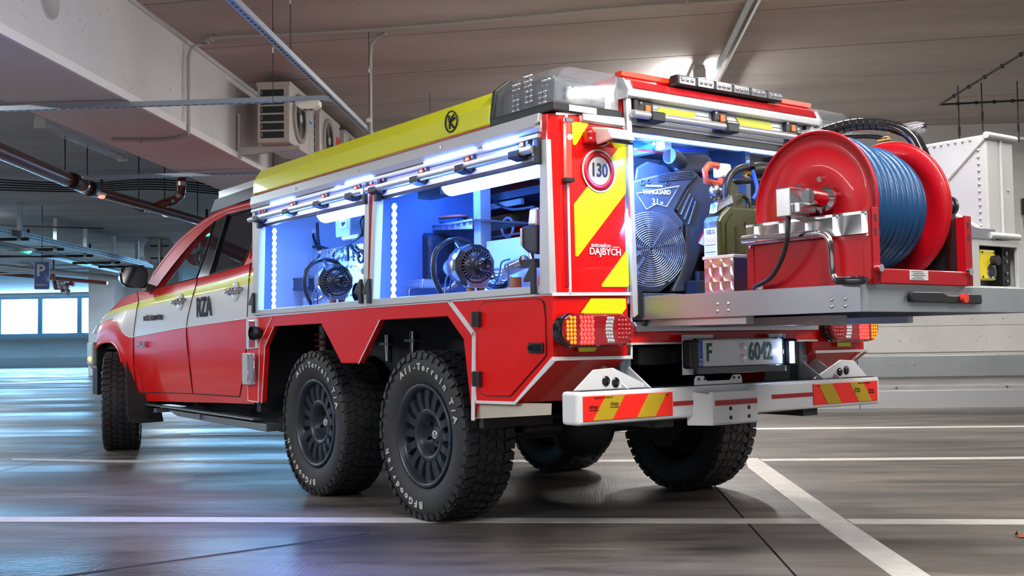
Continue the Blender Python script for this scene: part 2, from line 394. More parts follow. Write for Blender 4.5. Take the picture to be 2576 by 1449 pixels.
# far window side
mb = MB().box((-48,40,0), (0,40.4,1.33), WAL).box((-48,40,3.03), (0,40.4,H), WAL)
wallf = struct('wall_back', mb)
part('kick_plate', MB().box((-48,39.8,0), (0,40,.42), ALU), wallf)
part('ledge', MB().box((-48,39.7,1.22), (0,40,1.34), GALV), wallf)
WIN = M('bright window pane', (1,1,1), .4, emit=(.42, .74, 1), es=9.)
FRM = M('blue grey window frame', (.16,.30,.42), .4, metal=.3)
wx = [-48,-42,-36,-30,gun(-105,800,1,40).x,gun(0-2,800,1,40).x,gun(102,800,1,40).x,gun(201,800,1,40).x,gun(300,800,1,40).x,-14,-9,-4,0]  # the rightmost panes are unseen, added to light the ceiling beyond the cab
wx = sorted(set(round(q,3) for q in wx if q > -48.1))
for i in range(len(wx)-1):
    x0, x1 = wx[i]+.10, wx[i+1]-.10
    if x1-x0 < .6: continue
    wd = struct('window_%d' % (i+1), MB().box((wx[i],39.95,1.33), (x0,40.25,3.03), FRM).box((x1,39.95,1.33), (wx[i+1],40.25,3.03), FRM).box((x0,39.95,1.33), (x1,40.25,1.45), FRM).box((x0,39.95,2.93), (x1,40.25,3.03), FRM))
    part('pane', MB().box((x0,40.05,1.45), (x1,40.08,2.93), WIN), wd)
# left side of the deck
wl = struct('wall_left', MB().box((-48.4,-14,0), (-48,46,H), WAL))
struct('trim_2', MB().box((-14.1,25,0), (-13.35,25.8,H), BEAMM), bevel=.02)          # round cornered column
struct('trim_3', MB().box((-14.4,27,0), (-12.2,27.3,H), WAL))
# --- outdoor units on the beam
BEI2 = M('warm grey sheet metal', (.60,.57,.53), .42, metal=.1); FANB = M('fan housing grey', (.33,.30,.28), .5)
DKL = M('dark louvre gap', (.02,.025,.03), .5)
XF, XB = -2.45, -2.74
def ac(y0, y1, z0, z1, label):
    t = thing('air_conditioner', label, 'air conditioner', (XB, y0, z0), 'g', 'outdoor units in a row along the concrete beam')
    part('housing', MB().box((XB,y0,z0), (XF,y1,z1), BEI2), t, bevel=.014, seg=3)
    part('lid', MB().box((XB-.006,y0-.006,z1-.03), (XF+.006,y1+.006,z1+.004), BEI2), t, bevel=.004)
    n = 6; hh = (z1-z0-.09)/n
    for i in range(n):
        za = z0+.035+i*hh
        part('side_grille', MB().box((XB+.03,y0-.004,za+.008), (XF-.055,y0+.01,za+hh-.008), DKL).box((XB+.04,y0-.006,za+.02), (XB+.046,y0,za+hh-.02), ALUW), t, 'dark side grille opening')
    cz, cy, R = (z0+z1)/2, y0+.30, (z1-z0)/2-.045
    m = MB().lathe([(R,0),(R,.022),(R-.03,.03),(R-.035,.004),(R-.10,.0)], (XF,cy,cz), (1,0,0), FANB, 40)
    f = part('fan_housing', m, t)
    part('fan_opening', MB().cyl((XF+.001,cy,cz), (XF+.004,cy,cz), R-.035, FANB, 36), f)
    g = MB()
    for r in [.045+k*.0135 for k in range(int((R-.07)/.0135))]: g.tube([(XF+.014,cy+r*math.cos(2*pi*k/30),cz+r*math.sin(2*pi*k/30)) for k in range(30)], .0022, DKL, 4, closed=True)
    part('fan_grille', g, f)
    part('fan_cap', MB().cyl((XF,cy,cz), (XF+.022,cy,cz), .042, ALUW, 20), f)
    part('label_panel', MB().box((XF,y1-.20,z0+.02), (XF+.006,y1-.02,z1-.05), ALUW), t)
    return t
a1 = ac(3.66, 4.50, 2.56, 3.09, 'nearest outdoor unit on the beam, six dark grille slots and a round fan')
a2 = ac(4.76, 5.60, 2.56, 3.09, 'middle outdoor unit on the beam, with a red and blue sticker on its front')
a3 = ac(5.86, 6.70, 2.56, 3.09, 'farthest outdoor unit of the row, mostly hidden by the yellow roof edge')
SB = M('blue sticker', (.02,.20,.55), .5); SR = M('red sticker', (.75,.06,.03), .5)
part('sticker', MB().box((XF+.006,5.41,2.86), (XF+.008,5.57,2.94), SR).box((XF+.006,5.41,2.72), (XF+.008,5.57,2.85), SB), a2, 'red and blue sticker')
part('sticker', MB().box((XF+.006,4.31,2.86), (XF+.008,4.40,2.88), SB), a1, 'small blue line of print')
for k, (ya, lab) in enumerate(((3.80,'pale steel wall bracket under the nearest outdoor unit'),(4.95,'pale steel wall bracket under the middle outdoor unit'),(6.05,'pale steel wall bracket under the farthest outdoor unit'))):
    t = thing('support_bracket', lab, 'bracket', (-2.95, ya, 2.5), 'g', 'brackets that carry the outdoor units')
    part('upright', MB().box((-2.95,ya-.03,2.46), (-2.925,ya+.03,2.85), GRY), t, bevel=.003)
    part('arm', MB().prism([(-2.93,ya-.02,2.48),(-2.93,ya-.02,2.555),(-2.40,ya-.02,2.555),(-2.40,ya-.02,2.525)], (0,.04,0), GRY), t, bevel=.003)
# --- slotted rails, sensors, cables
RAILB = M('zinc rail', (.40,.46,.52), .35, metal=.8)
def rail(name, a, b, label, wd=.041, ht=.03, slots=True, mat=None):
    a, b = Vector(a), Vector(b); d = (b-a).normalized(); sd = d.cross(Vector((0,0,1))).normalized()
    mt = mat or RAILB; t = thing(name, label, 'rail', a); mb = MB(); L = (b-a).length; c = (a+b)/2
    mb.obox(c+Vector((0,0,-ht/2)), d, sd, (0,0,1), L, wd, .003, mt)
    for s in (-1,1): mb.obox(c+sd*s*wd/2, d, (0,0,1), sd, L, ht, .003, mt)
    part('channel', mb, t)
    if slots:
        sm = MB(); n = int(L/.06)
        for i in range(n): sm.obox(a+d*(.03+i*.06)+Vector((0,0,-ht/2-.0016)), d, sd, (0,0,1), .032, .013, .0012, DRK)
        part('slots', sm, t, kind='stuff')
    return t
def hanger(p, z1=H, label='thin steel hanger wire from the ceiling', grp=None, r=.003):
    p = Vector(p); m = MB().cyl(p, (p.x,p.y,z1), r, DRK, 6)
    m.tube([p+Vector((0,0,.35))+Vector((.0,.010*math.cos(2*pi*k/8),.028*math.sin(2*pi*k/8))) for k in range(8)], .0035, STL, 5, closed=True)
    return solo('hanger_wire', m, label, 'wire', p, group=grp)
zA = 2.43
rB = rail('cable_rail', (-1.585,-3,zA+.025), (-1.585,6.9,zA+.025), 'slotted zinc rail crossing the top of the scene down towards the yellow roof edge')
rA = rail('cable_rail', (-6.6,1.44,zA-.015), (-1.585,1.44,zA), 'long slotted rail running left to right in front of the white beam')
rC = rail('cable_rail', (-4.62,4.4,2.42), (-2.9,4.4,2.42), 'slotted rail behind the red drain pipe, carrying a red sensor lamp')
gw = 'hanger wires of the slotted rails'
hanger((-1.60,.52,zA+.02), label='hanger wire that meets the slotted rail at its upper bend', grp=gw)
hanger((-1.96,1.42,zA-.02), label='hanger wire with a shackle in front of the pale beam', grp=gw)
hanger((-1.53,2.5,zA+.1), label='short hanger wire right of the middle outdoor unit', grp=gw)
hanger((-1.36,4.6,2.85), label='short hanger wire above the yellow roof edge, right of the grey drop pipe', grp=gw)
t = thing('junction_box', 'small cream junction box clipped under the slotted rail near the nearest outdoor unit', 'box', (-1.73,1.44,2.37))
CRM = M('cream plastic', (.72,.72,.62), .5)
part('case', MB().prism([(-1.81,1.40,2.410),(-1.65,1.40,2.410),(-1.65,1.40,2.375),(-1.69,1.40,2.355),(-1.77,1.40,2.355),(-1.81,1.40,2.385)], (0,.08,0), CRM), t, bevel=.003)
for q in (-1.75,-1.71): part('cable_port', MB().cyl((q,1.43,2.357), (q,1.43,2.352), .012, DRK, 14), t)
# --- conduits
CND = M('grey conduit plastic', (.42,.42,.40), .5)
t = thing('conduit', 'grey conduit run under the ceiling that bends down over the pale beam', 'conduit', (-2.9,2.5,3.1))
zc = H-.03
def gp(px, py, z): q = FZ(px, py, z); return (q.x, q.y, z)
pth = [gp(280,352,2.445),gp(350,352,2.445),gp(425,350,2.445)]+[(-2.96,2.56,2.435),(-2.935,2.53,2.46),(-2.93,2.52,2.60)]+[(-2.93,2.52,2.9),(-2.93,2.53,3.04),(-2.90,2.56,3.12),(-2.80,2.60,zc)]+[gp(540,95,zc),gp(800,83,zc),gp(1100,62,zc),gp(1560,20,zc),gp(1820,5,zc),gp(2200,-22,zc)]
part('pipe', MB().tube(smoothpath(pth, 5), .013, CND, 10), t)
for q in (gp(533,97,zc),(-2.93,2.52,2.78),gp(1727,10,zc),gp(352,352,2.445)): part('clip', MB().box((q[0]-.008,q[1]-.02,q[2]-.02), (q[0]+.008,q[1]+.02,q[2]+.022), CND), t)
t = thing('drop_pipe', 'straight grey pipe dropping from the ceiling behind the yellow roof edge', 'pipe', (-1.55,2.62,1.2))
part('pipe', MB().tube([(-1.4,2.50,zc),(-1.47,2.54,zc-.004),(-1.53,2.6,zc-.05),(-1.545,2.62,zc-.15),(-1.55,2.62,1.2)], .014, CND, 10), t)
part('coupler', MB().cyl((-1.547,2.62,3.0), (-1.547,2.62,2.93), .019, CND, 12), t)
part('clip', MB().box((-1.575,2.6,2.50), (-1.535,2.64,2.53), WHT), t)
# --- luminaires
def batten(a, b, label, lit, z):
    a, b = Vector(a), Vector(b); d = (b-a).normalized(); sd = d.cross(Vector((0,0,1))); c = (a+b)/2; L = (b-a).length
    t = thing('batten_light', label, 'light', c)
    part('housing', MB().obox(c+Vector((0,0,.03)), d, sd, (0,0,1), L, .10, .05, GRY), t, bevel=.012)
    pr = [(.052,-.005),(.05,-.03),(.03,-.055),(0,-.062),(-.03,-.055),(-.05,-.03),(-.052,-.005)]
    mb = MB(); mb.prism([a+sd*p+Vector((0,0,q)) for p, q in pr], d*L, TUBE if lit else CLR)
    part('diffuser', mb, t, 'glowing diffuser' if lit else 'clear unlit diffuser')
    for e in (a,b): part('end_cap', MB().obox(e+Vector((0,0,-.02)), d, sd, (0,0,1), .02, .108, .08, GRY), t, bevel=.006)
    if not lit: part('lamp_tube', MB().cyl(a+Vector((0,0,-.02)), b+Vector((0,0,-.02)), .013, WHT, 10), t)
    for s in (.25,.75):
        q = a+(b-a)*s; part('suspension', MB().cyl(q+Vector((0,0,.05)), (q.x,q.y,z), .006, DRK, 6), t)
    return t
batten((1.075,3.72,H-.09), (1.05,5.2,H-.09), 'lit batten light on the ceiling behind the rear roof edge', True, H)
batten((-4.66,3.62,2.80), (-4.69,5.42,2.80), 'unlit batten light with clear cover left of the pale beam', False, H)
batten((1.1,-4.7,H-.09), (1.1,-1.7,H-.09), 'unseen batten light added as fill behind the viewpoint', True, H)  # this batten and the next are unseen, added as fill
batten((5.6,-2.5,H-.09), (5.6,.5,H-.09), 'unseen batten light added as fill right of the viewpoint', True, H)
batten((-9.5,1.0,2.95), (-9.5,2.5,2.95), 'unseen batten light added left of the picture to brighten the ceiling', True, H)  # the left battens are unseen, added to brighten the dark ceiling there
batten((-13.5,8.0,2.95), (-13.5,9.5,2.95), 'unseen batten light added far left of the picture to brighten the ceiling', True, H)
batten((-19.5,17,2.95), (-19.5,18.5,2.95), 'unseen batten light added farthest left of the picture to brighten the ceiling', True, H)
rD = rail('lighting_rail', (1.20,-4.5,H-.062), (1.24,5.9,H-.062), 'pair of steel lighting rails running under the ceiling to the lit batten', mat=GALV, slots=False)
part('channel', MB().obox((1.285,.7,H-.055), (.0038,1,0), (1,-.0038,0), (0,0,1), 10.4, .02, .03, STL), rD)
part('cable', MB().tube([(1.15,4.05,H-.05),(1.19,4.12,H-.1),(1.2,4.2,H-.08),(1.12,4.3,H-.07)], .006, BLK, 6), rD)
# --- red drain pipe
PIPE = M('red brown drain pipe', (.16,.022,.012), .3, coat=.5)
t = thing('drain_pipe', 'thick red-brown drain pipe hung under the ceiling at the left', 'pipe', (-5,5,2.5))
zp = 2.5
line = [gp(-160,312,zp),gp(0,387,zp),gp(150,450,zp),gp(250,491,zp),gp(360,517,zp),gp(430,533,zp),gp(510,556,zp),gp(600,590,zp)]
line = [Vector(q) for q in line]; a, b = line[0], line[-1]
# straightened run
P0, P1 = Vector(gp(-160,312,zp)), Vector(gp(235,480,zp)); P2, P3 = Vector(gp(235,480,zp)), Vector(gp(540,566,zp))
part('pipe', MB().cyl(P0, P1, .070, PIPE, 20), t)
part('pipe', MB().cyl(P1, P3, .058, PIPE, 20), t)
dv = (P3-P1).normalized()
BAND = M('steel pipe band', (.62,.5,.45), .25, metal=1.)
def ring(c, d, r, l, m, nm): part(nm, MB().cyl(c-d*l/2, c+d*l/2, r, m, 20), t)
d0 = (P1-P0).normalized()
for px, py, l, r, m in ((183,455,.10,.083,DRK),(207,464,.05,.076,BAND),(226,474,.07,.083,DRK),(352,517,.10,.07,DRK),(372,521,.06,.066,BAND),(420,533,.06,.068,BAND)):
    ring(Vector(gp(px,py,zp)), d0 if px < 230 else dv, r, l, m, 'pipe_coupling' if m is DRK else 'pipe_band')
e0 = Vector(gp(385,524,zp)); e1 = Vector(gp(455,470,2.78))
el = smoothpath([e0, Vector(gp(410,512,2.56)), Vector(gp(440,502,2.62)), Vector(gp(455,485,2.70)), Vector(gp(457,462,2.80)), Vector(gp(457,440,2.92)), Vector(gp(457,425,3.0))], 5)
part('branch_pipe', MB().tube(el, .052, PIPE, 16), t, 'branch that curves up to the beam')
for i in (8,14,20,26): 
    q = el[i]; dd = (el[i+1]-el[i-1]).normalized(); part('pipe_band', MB().cyl(q-dd*.025, q+dd*.025, .059, BAND, 18), t)
for px, py in ((163,440),(219,470),(349,515),(414,530),(497,550)):
    q = Vector(gp(px,py,zp)); part('hanger_rod', MB().cyl(q+Vector((0,0,.05)), (q.x,q.y,H), .008, DRK, 6), t)
# sensors
def sensor(px, py, z, col, label, up=.22, sc=1., rod=True):
    q = Vector(gp(px,py,z)); nm = 'sensor green' if col[1] > .5 else 'sensor red'
    t = thing('bay_sensor', label, 'lamp', q, group=None)
    part('body', MB().box((q.x-.04*sc,q.y-.04*sc,q.z+.012*sc), (q.x+.04*sc,q.y+.04*sc,q.z+.04*sc), GRY), t, bevel=.006)
    mt = M(nm, col, .3, emit=col, es=14)
    part('lamp', MB().sphere(q, .035*sc, mt, 12, (1,1,.6)), t)
    if rod: part('stem', MB().cyl(q+Vector((0,0,.04*sc)), q+Vector((0,0,up)), .014*sc, DRK, 8), t)
sensor(256,495,2.233,(1,.04,.03),'red sensor lamp hanging beneath the drain pipe',up=.165,sc=.9)
sensor(71,632,2.75,(.02,1,.35),'green sensor lamp at the far left above the parking sign',up=.43,sc=2.0)
sensor(226,661,2.75,(.02,1,.35),'green sensor lamp right of the parking sign',up=.43,sc=2.0)
sensor(520,589,2.75,(.02,1,.35),'green sensor lamp seen through the front door window',up=.43,sc=1.8)
# --- far cable trays with their hangers
t = thing('cable_tray', 'broad perforated cable tray hung under the ceiling at the left distance', 'cable tray', (-9.5,14,2.7))
A, B = Vector(gp(-140,545,2.7)), Vector(gp(385,668,2.7)); d = (B-A).normalized(); sd = d.cross(Vector((0,0,1))).normalized(); L = (B-A).length
for s, nm in ((0,'tray_side'),(-.55,'tray_side')): part(nm, MB().obox((A+B)/2+sd*s, d, (0,0,1), sd, L, .11, .006, GALV), t)
part('tray_bottom', MB().obox((A+B)/2-sd*.275+Vector((0,0,-.05)), d, sd, (0,0,1), L, .55, .005, GALV), t)
hm = MB()
for i in range(int(L/.09)):
    for z in (.025,-.02): hm.obox(A+d*(.05+i*.09)+sd*.005+Vector((0,0,z)), d, (0,0,1), sd, .035, .022, .004, DRK)
part('slots', hm, t, kind='stuff')
for px, py in ((50,588),(140,615),(215,632),(285,650),(345,660)):
    q = Vector(gp(px,py,2.7)); part('hanger_post', MB().box((q.x-.035,q.y-.03,q.z-.12), (q.x+.035,q.y+.03,H), GALV), t)
    part('bracket_arm', MB().obox(q-sd*.35+Vector((0,0,-.09)), sd, (0,0,1), d, 1.0, .05, .04, DRK), t)
t = thing('cable_tray', 'second cable tray farther back, filled with cables', 'cable tray', (-12,20,2.7))
A2, B2 = Vector(gp(-100,600,2.72)), Vector(gp(330,690,2.72)); d2 = (B2-A2).normalized()
part('tray_side', MB().obox((A2+B2)/2, d2, (0,0,1), d2.cross(Vector((0,0,1))), (B2-A2).length, .07, .01, GALV), t)
for k in range(4): part('cable', MB().tube([A2+Vector((.1+.1*k,0,.03)), (A2+B2)/2+Vector((.12+.1*k,.1,.05)), B2+Vector((.1+.1*k,0,.03))], .025, [BLK,GALV,BLK,CND][k], 6), t)
def xpipe(pts, r, m, label, cat='pipe', name='pipe'):
    return solo(name, MB().tube(smoothpath(pts,4), r, m, 8), label, cat, pts[0])
# thin lines crossing the far ceiling, from photo rows to their distance
for n, (pa, pb, yy, r, m, lab, cat, nm) in enumerate((
    ((-120,642),(135,646),15,.016,DRK,'dark slotted rail of the upper green sensor, far left','rail','far_rail'),
    ((-120,650),(232,641),18,.014,DRK,'dark thin rail between the two green sensors','rail','far_rail'),
    ((0,567),(260,575),13,.012,DRK,'thin cable under the ceiling above the big cable tray','cable','far_cable'),
    ((-80,676),(300,662),22,.020,GALV,'upper zinc pipe of the far ceiling bundle','pipe','far_pipe'),
    ((-80,684),(300,674),22,.020,GALV,'middle zinc pipe of the far ceiling bundle','pipe','far_pipe'),
    ((-80,690),(300,683),22,.020,GALV,'lower zinc pipe of the far ceiling bundle','pipe','far_pipe'),
    ((-80,640),(245,697),24,.04,WHT,'long white sprinkler pipe slanting behind the parking sign','pipe','sprinkler_pipe'),
    ((-80,681),(270,712),23,.05,PIPE,'dark red sprinkler main behind the parking sign','pipe','sprinkler_pipe'),
    ((-80,662),(300,699),21,.06,GALV,'pale sprinkler pipe in front of the far window band','pipe','sprinkler_pipe'))):
    a = gun(pa[0],pa[1],1,yy); b = gun(pb[0],pb[1],1,yy); o = solo(nm, MB().tube([a,(a+b)/2,b], r, m, 8), lab, cat, a)
for k in range(5):
    a = Vector(gp(-60,448+7*k,2.95)); c = Vector(gp(200,462+5*k,2.93)); b = Vector(gp(400,452+6*k,2.96)); e = Vector(gp(640,478+5*k,2.98))
    solo('ceiling_cable', MB().tube(smoothpath([a,c,b,e],6), .010, BLK, 6), ('topmost','second','middle','fourth','lowest')[k]+' black cable of the bundle that crosses behind the drain pipe', 'cable', a, group='black cables crossing under the ceiling at the left')
t = thing('valve_manifold', 'red sprinkler valve pipework right of the parking sign', 'valve', gun(165,720,1,22))
q = lambda x, y: gun(x, y, 1, 22)
for pp in (((133,690),(140,725)),((138,716),(175,716)),((138,724),(172,724)),((156,712),(158,735)),((175,712),(186,716)),((133,690),(128,700))):
    part('pipe', MB().cyl(q(*pp[0]), q(*pp[1]), .055, PIPE, 10), t)
for x, y in ((150,713),(160,713),(152,722),(166,724),(170,735)): part('valve', MB().sphere(q(x,y), .085, GALV, 10), t)
part('hanger_rod', MB().cyl(q(135,690), q(135,640), .02, DRK, 6), t)
# --- signs
SBL = M('sign blue', (.01,.09,.42), .35, coat=.5)
P = gun(105.5,693,1,12); rd, upv = W(_R2), Vector((0,0,1))
rd = Vector((.93,.36,0)).normalized(); nn = rd.cross(upv)
t = thing('parking_sign', 'blue hanging parking sign with a white P', 'sign', P)
pl = [P+rd*x+upv*y for x, y in rrect(.235,.46,.02)]
part('plate', MB().prism(pl, -nn*.012, SBL), t)
bd = MB()
out = rrect(.235,.46,.02); 
bd.tube([P+nn*.004+rd*x*.96+upv*y*.97 for x, y in out], .003, WHT, 4, closed=True)
part('border', bd, t)
part('letter', MB().text('P', P+nn*.002+upv*.075-rd*.02, rd, upv, .27, WHT, .003, .02), t)
part('writing', MB().text('RESERVE', P+nn*.002-upv*.16, rd, upv, .052, WHT, .003, .008, .95), t)
part('symbol', MB().tube([P+nn*.003+rd*(.062+.024*math.cos(k*.7))+upv*(-.035+.024*math.sin(k*.7)) for k in range(-4,4)], .004, WHT, 4).obox(P+nn*.003+rd*.06+upv*.0, (.2,0,0), upv, nn, .008, .05, .003, WHT), t, 'small wheelchair symbol')
part('hanger_rod', MB().cyl(P+upv*.23, (P.x,P.y,H), .006, DRK, 6), t)
SRD = M('sign red', (.62,.01,.015), .35, coat=.4)
def disk(px, py, yy, R, front, label):
    c = gun(px,py,1,yy); ax = Vector((.25,-1,0)).normalized(); rr = ax.cross(upv)*-1
    t = thing('round_sign', label, 'sign', c)
    part('plate', MB().cyl(c, c+ax*.02, R, SRD if front else GALV, 40), t)
    if front: part('bar', MB().obox(c+ax*.022, rr, upv, ax, R*1.45, R*.36, .006, WHT), t)
    else:
        for z in (-.28,.0): part('bracket_arm', MB().obox(c+ax*.03+upv*(z+.12)*R/.35, rr, upv, ax, R*1.15, .03, .02, DRK), t)
    part('pole', MB().cyl(c+ax*.05-upv*R*.9, (c.x+ax.x*.05,c.y+ax.y*.05,H), .035, STL, 12), t)
disk(402,632,18,.34,False,'grey back of a round sign on a pole, above the door mirror')
disk(503,632,18,.34,True,'red no entry sign seen through the front door window')
# --- pipework hung under the ceiling at the upper right
g = 'hangers at the right'
a, b, c = Vector(gp(2365,263,3.0)), Vector(gp(2620,105,3.0)), Vector(gp(2640,249,3.0))
t = thing('hanging_frame', 'thin dark V-shaped cable frame hung under the ceiling at the right edge', 'frame', a)
for e in (b,c):
    f = part('rod', MB().cyl(a, e, .010, DRK, 8), t)
    for k in range(1,6):
        q = a+(e-a)*k/6; part('clamp', MB().sphere(q, .020, DRK, 8), f)
for px, py, z2 in ((2411,262,2.6),(2470,256,2.72),(2560,252,2.6)):
    q = Vector(gp(px,py,3.0)); part('drop_rod', MB().cyl((q.x,q.y,H), (q.x,q.y,z2), .006, DRK, 6), t)
    part('turnbuckle', MB().cyl((q.x,q.y,z2+.18), (q.x,q.y,z2+.1), .014, DRK, 8), t)
t = thing('metal_cabinet', 'dark metal panel fixed to the wall at the right edge', 'panel', (5.3,6.97,2.0))
part('panel', MB().box((5.0,6.93,1.2), (6.4,6.99,2.18), GALV), t)
part('frame', MB().box((4.98,6.92,2.14), (6.42,6.99,2.32), DRK), t)
rail('cable_rail', (4.75,6.4,2.9), (9,6.4,3.0), 'blue-grey rail reaching in from the right edge above the riveted case')
LEAF = M('dry leaf', (.30,.09,.02), .7)
c = gun(2572,1352,2,.0)
solo('leaf', MB().grid([[c+Vector((.02*i,.015*j,.004+.012*((i*j+i) % 3))) for i in range(-1,3)] for j in range(-1,3)], LEAF), 'curled dry orange leaf on the floor at the right edge', 'leaf', c)
# ================================================================== THE TRUCK
YS = -.955
TR = thing('fire_truck', 'red, white and yellow six-wheeled fire service pickup with open lit side lockers', 'truck', (-1.5,0,0), 't')
# ---- cab: rows of photo points laid on the body side, one row per livery edge
def row(pxs, ys): return [YP(px, py, y) for (px, py), y in zip(pxs, ys)]
cx = [244,256,272,290,307,322]
nY = lambda v: [v]*9
R0 = row([(241,876),(251,864),(269,859),(285,863),(300,885),(312,930),(345,1009),(415,1010),(485,1012),(545,1013),(603,1015),(640,1016)], [-.965]*6+[-.91]+[-.90]*5)
Rd = row([(243,860),(253,846),(270,842),(288,847),(306,880),(320,940),(346,986),(415,988),(485,990),(545,994),(603,998),(638,999)], [-.967]*6+[-.92]*6)
R1 = row([(243,850),(254,832),(271,827),(289,832),(308,868),(325,915),(337,925),(405,915),(475,905),(545,903),(618,900),(638,899)], [-.967]*5+[-.955]+[-.948]*6)
R2 = row([(244,838),(256,812),(272,805),(290,803),(307,834),(322,846),(336,848),(400,836),(469,823),(545,812),(622,801),(639,799)], [-.955]*5+[-.945]+[-.940]*6)
R3 = row([(244,835),(256,807),(272,793),(290,787),(307,783),(322,780),(345,776),(415,761),(485,746.5),(550,731),(626,713.5),(640,711)], [-.93]*6+[-.932]*6)
R4 = row([(244,833),(257,803),(273,785),(290,777),(307,771.5),(322,766.5),(349,757.5),(420,740),(492,722),(555,706),(628,687),(640,684)], [-.915]*6+[-.922]*6)
R5 = row([(244,831),(258,801),(277,781),(293,765),(307,752),(322,744),(345,735),(410,722),(497,700),(560,684),(630,662),(640,660)], [-.90,-.885,-.86,-.85,-.85,-.855]+[-.87]*6)
rows = [R0,Rd,R1,R2,R3,R4,R5]; rmt = [RED,RED,RED,WHT,YEL,RED]
def mir(mb): 
    m2 = MB(); m2.v = [Vector((v.x,-v.y,v.z)) for v in mb.v]; m2.f = list(mb.f); m2.mi = list(mb.mi); m2.sm = list(mb.sm); m2.mats = list(mb.mats); return m2
def seg_rows(a, b): return MB().grid([r[a:b+1] for r in rows], RED, True, rmt)
fen = seg_rows(0, 6); part('front_wing', fen, TR); part('front_wing', mir(fen), TR)
fd = seg_rows(6, 8); FD = part('front_door', fd, TR); FD2 = part('front_door', mir(fd), TR)
rd_ = seg_rows(8, 10); RDR = part('rear_door', rd_, TR); part('rear_door', mir(rd_), TR)
rp = seg_rows(10, 11); part('rear_post', rp, TR); part('rear_post', mir(rp), TR)
SEAM = M('door gap', (.01,.004,.004), .7)
for cidx in (6, 8, 10):
    pts = [r[cidx]+Vector((0,-.001,0)) for r in rows[1:]]
    part('door_gap', MB().tube(smoothpath(pts,3), .0032, SEAM, 6), TR)
part('door_gap', MB().tube([p+Vector((0,-.001,0)) for p in Rd[6:11]], .0035, SEAM, 6), TR)
part('pinstripe', MB().tube(smoothpath([p+Vector((0,-.0005,0)) for p in R2[2:]],3), .0035, WHT, 6), TR)
# bonnet, windscreen base, front end
def topline(a, dz): return [[Vector((p.x, p.y*k, p.z+dz*(1-k*k))) for p in a] for k in (1,.85,.6,.3,0,-.3,-.6,-.85,-1)]
part('bonnet', MB().grid(topline(R5[:8], .10), RED), TR)
fr = [r[0] for r in rows]
front = [[Vector((p.x-.10*(1-k*k), p.y*k, p.z)) for p in fr] for k in (1,.8,.5,0,-.5,-.8,-1)]
part('front_end', MB().grid(front, BLK), TR)
HL = M('headlamp lens', (.7,.78,.85), .06, coat=1.)
for s in (-1,1):
    part('headlamp', MB().prism([(R5[0].x-.02,s*.80,.93),(R5[0].x-.02,s*.945,.93),(R5[1].x,s*.93,1.02),(R5[1].x-.02,s*.80,1.03)], (.16,0,0), HL), TR, bevel=.02)
# wheel arch mouldings and liners
def archtube(s): return MB().tube(smoothpath([Vector((p.x,s*(abs(p.y)-.004),p.z)) for p in R0[:7]],5), .014, RED, 8)
for s in (-1,1): part('arch_lip', archtube(s), TR)
part('wheel_liner', MB().box((-5.3,-.955,.42), (-5.16,-.50,.86), DRK).box((-5.3,-.90,.80), (-4.0,-.55,.92), DRK).box((-5.3,-.58,.35), (-4.0,-.55,.92), DRK), TR)
part('wheel_liner', MB().box((-5.3,.90,.80), (-4.0,.55,.92), DRK).box((-5.3,.58,.35), (-4.0,.55,.92), DRK), TR)
BSH = M('bumper grey steel', (.52,.52,.50), .38, metal=.5)
for s in (-1,1):
    m = MB(); X0 = -5.42
    m.prism([(X0-.05,s*.70,.86),(X0+.05,s*.985,.86),(X0+.22,s*.985,.86),(X0+.22,s*.70,.86)], (0,0,-.19), BSH)
    m.prism([(X0+.05,s*.975,.67),(X0+.22,s*.975,.67),(X0+.22,s*.70,.67),(X0+.0,s*.70,.67)], (.10,-s*.10,-.15), BSH)
    part('bumper_corner', m, TR, bevel=.01)
    part('marker_lamp', MB().sphere((X0+.16,s*.985,.72), .022, M('amber marker', (1,.45,.1), .3, emit=(1,.5,.12), es=3.)), TR, 'small amber marker on the bumper corner')
part('front_bumper', MB().box((-5.52,-.70,.52), (-5.36,.70,.86), BSH), TR, bevel=.02)
# ---- greenhouse on a leaning plane
def SL(px, py, dn=0.):      # sight line meets y = -.86+.38(z-1.27)
    d = un(px,py,0,1.)-CAM; k = .38
    t = ((-.86-k*1.27)-(CAM.y-k*CAM.z))/(d.y-k*d.z); q = CAM+d*t
    return q+Vector((0,-.9347,.3552))*dn
nrm = Vector((0,.9347,-.3552))
def GH(pts, th, m, dn=0.): return MB().prism([SL(x,y,dn) for x,y in pts], nrm*th, m)
outer = [(372,713),(385,686),(404,659),(425,631),(448,604),(478,577),(509,554),(535,537),(561,524),(600,513),(641,504)]
inner = [(641,520),(605,529),(570,538),(540,555),(518,572),(498,592),(477,615),(455,642),(430,675),(408,704),(391,728),(374,733)]
g = GH(outer+inner, .05, RED); part('roof_side', g, TR, bevel=.006); part('roof_side', mir(g), TR)
part('pinstripe', MB().tube(smoothpath([SL(x,y,.003) for x,y in [(385,694),(404,668),(425,641),(448,614),(478,586),(509,563),(540,544),(570,530),(605,520),(641,511)]],3), .003, WHT, 5), TR)
fw = [(393,727),(410,703),(432,674),(457,643),(479,617),(500,594),(520,575),(540,558),(528,600),(512,652),(495,699),(450,711)]
g = GH(fw, .008, GLS, -.012); part('window_glass', g, TR); part('window_glass', mir(g), TR)
rw = [(572,541),(605,531),(641,522),(641,600),(632,622),(622,645),(611,667),(570,680),(528,692),(550,615)]
g = GH(rw, .008, DGL, -.012); part('window_glass', g, TR, 'dark rear door glass'); part('window_glass', mir(g), TR)
g = GH([(540,556),(572,539),(550,615),(528,693),(494,702),(512,652),(528,600)], .03, BLKG); part('door_pillar', g, TR, 'glossy black door pillar', bevel=.003); part('door_pillar', mir(g), TR)
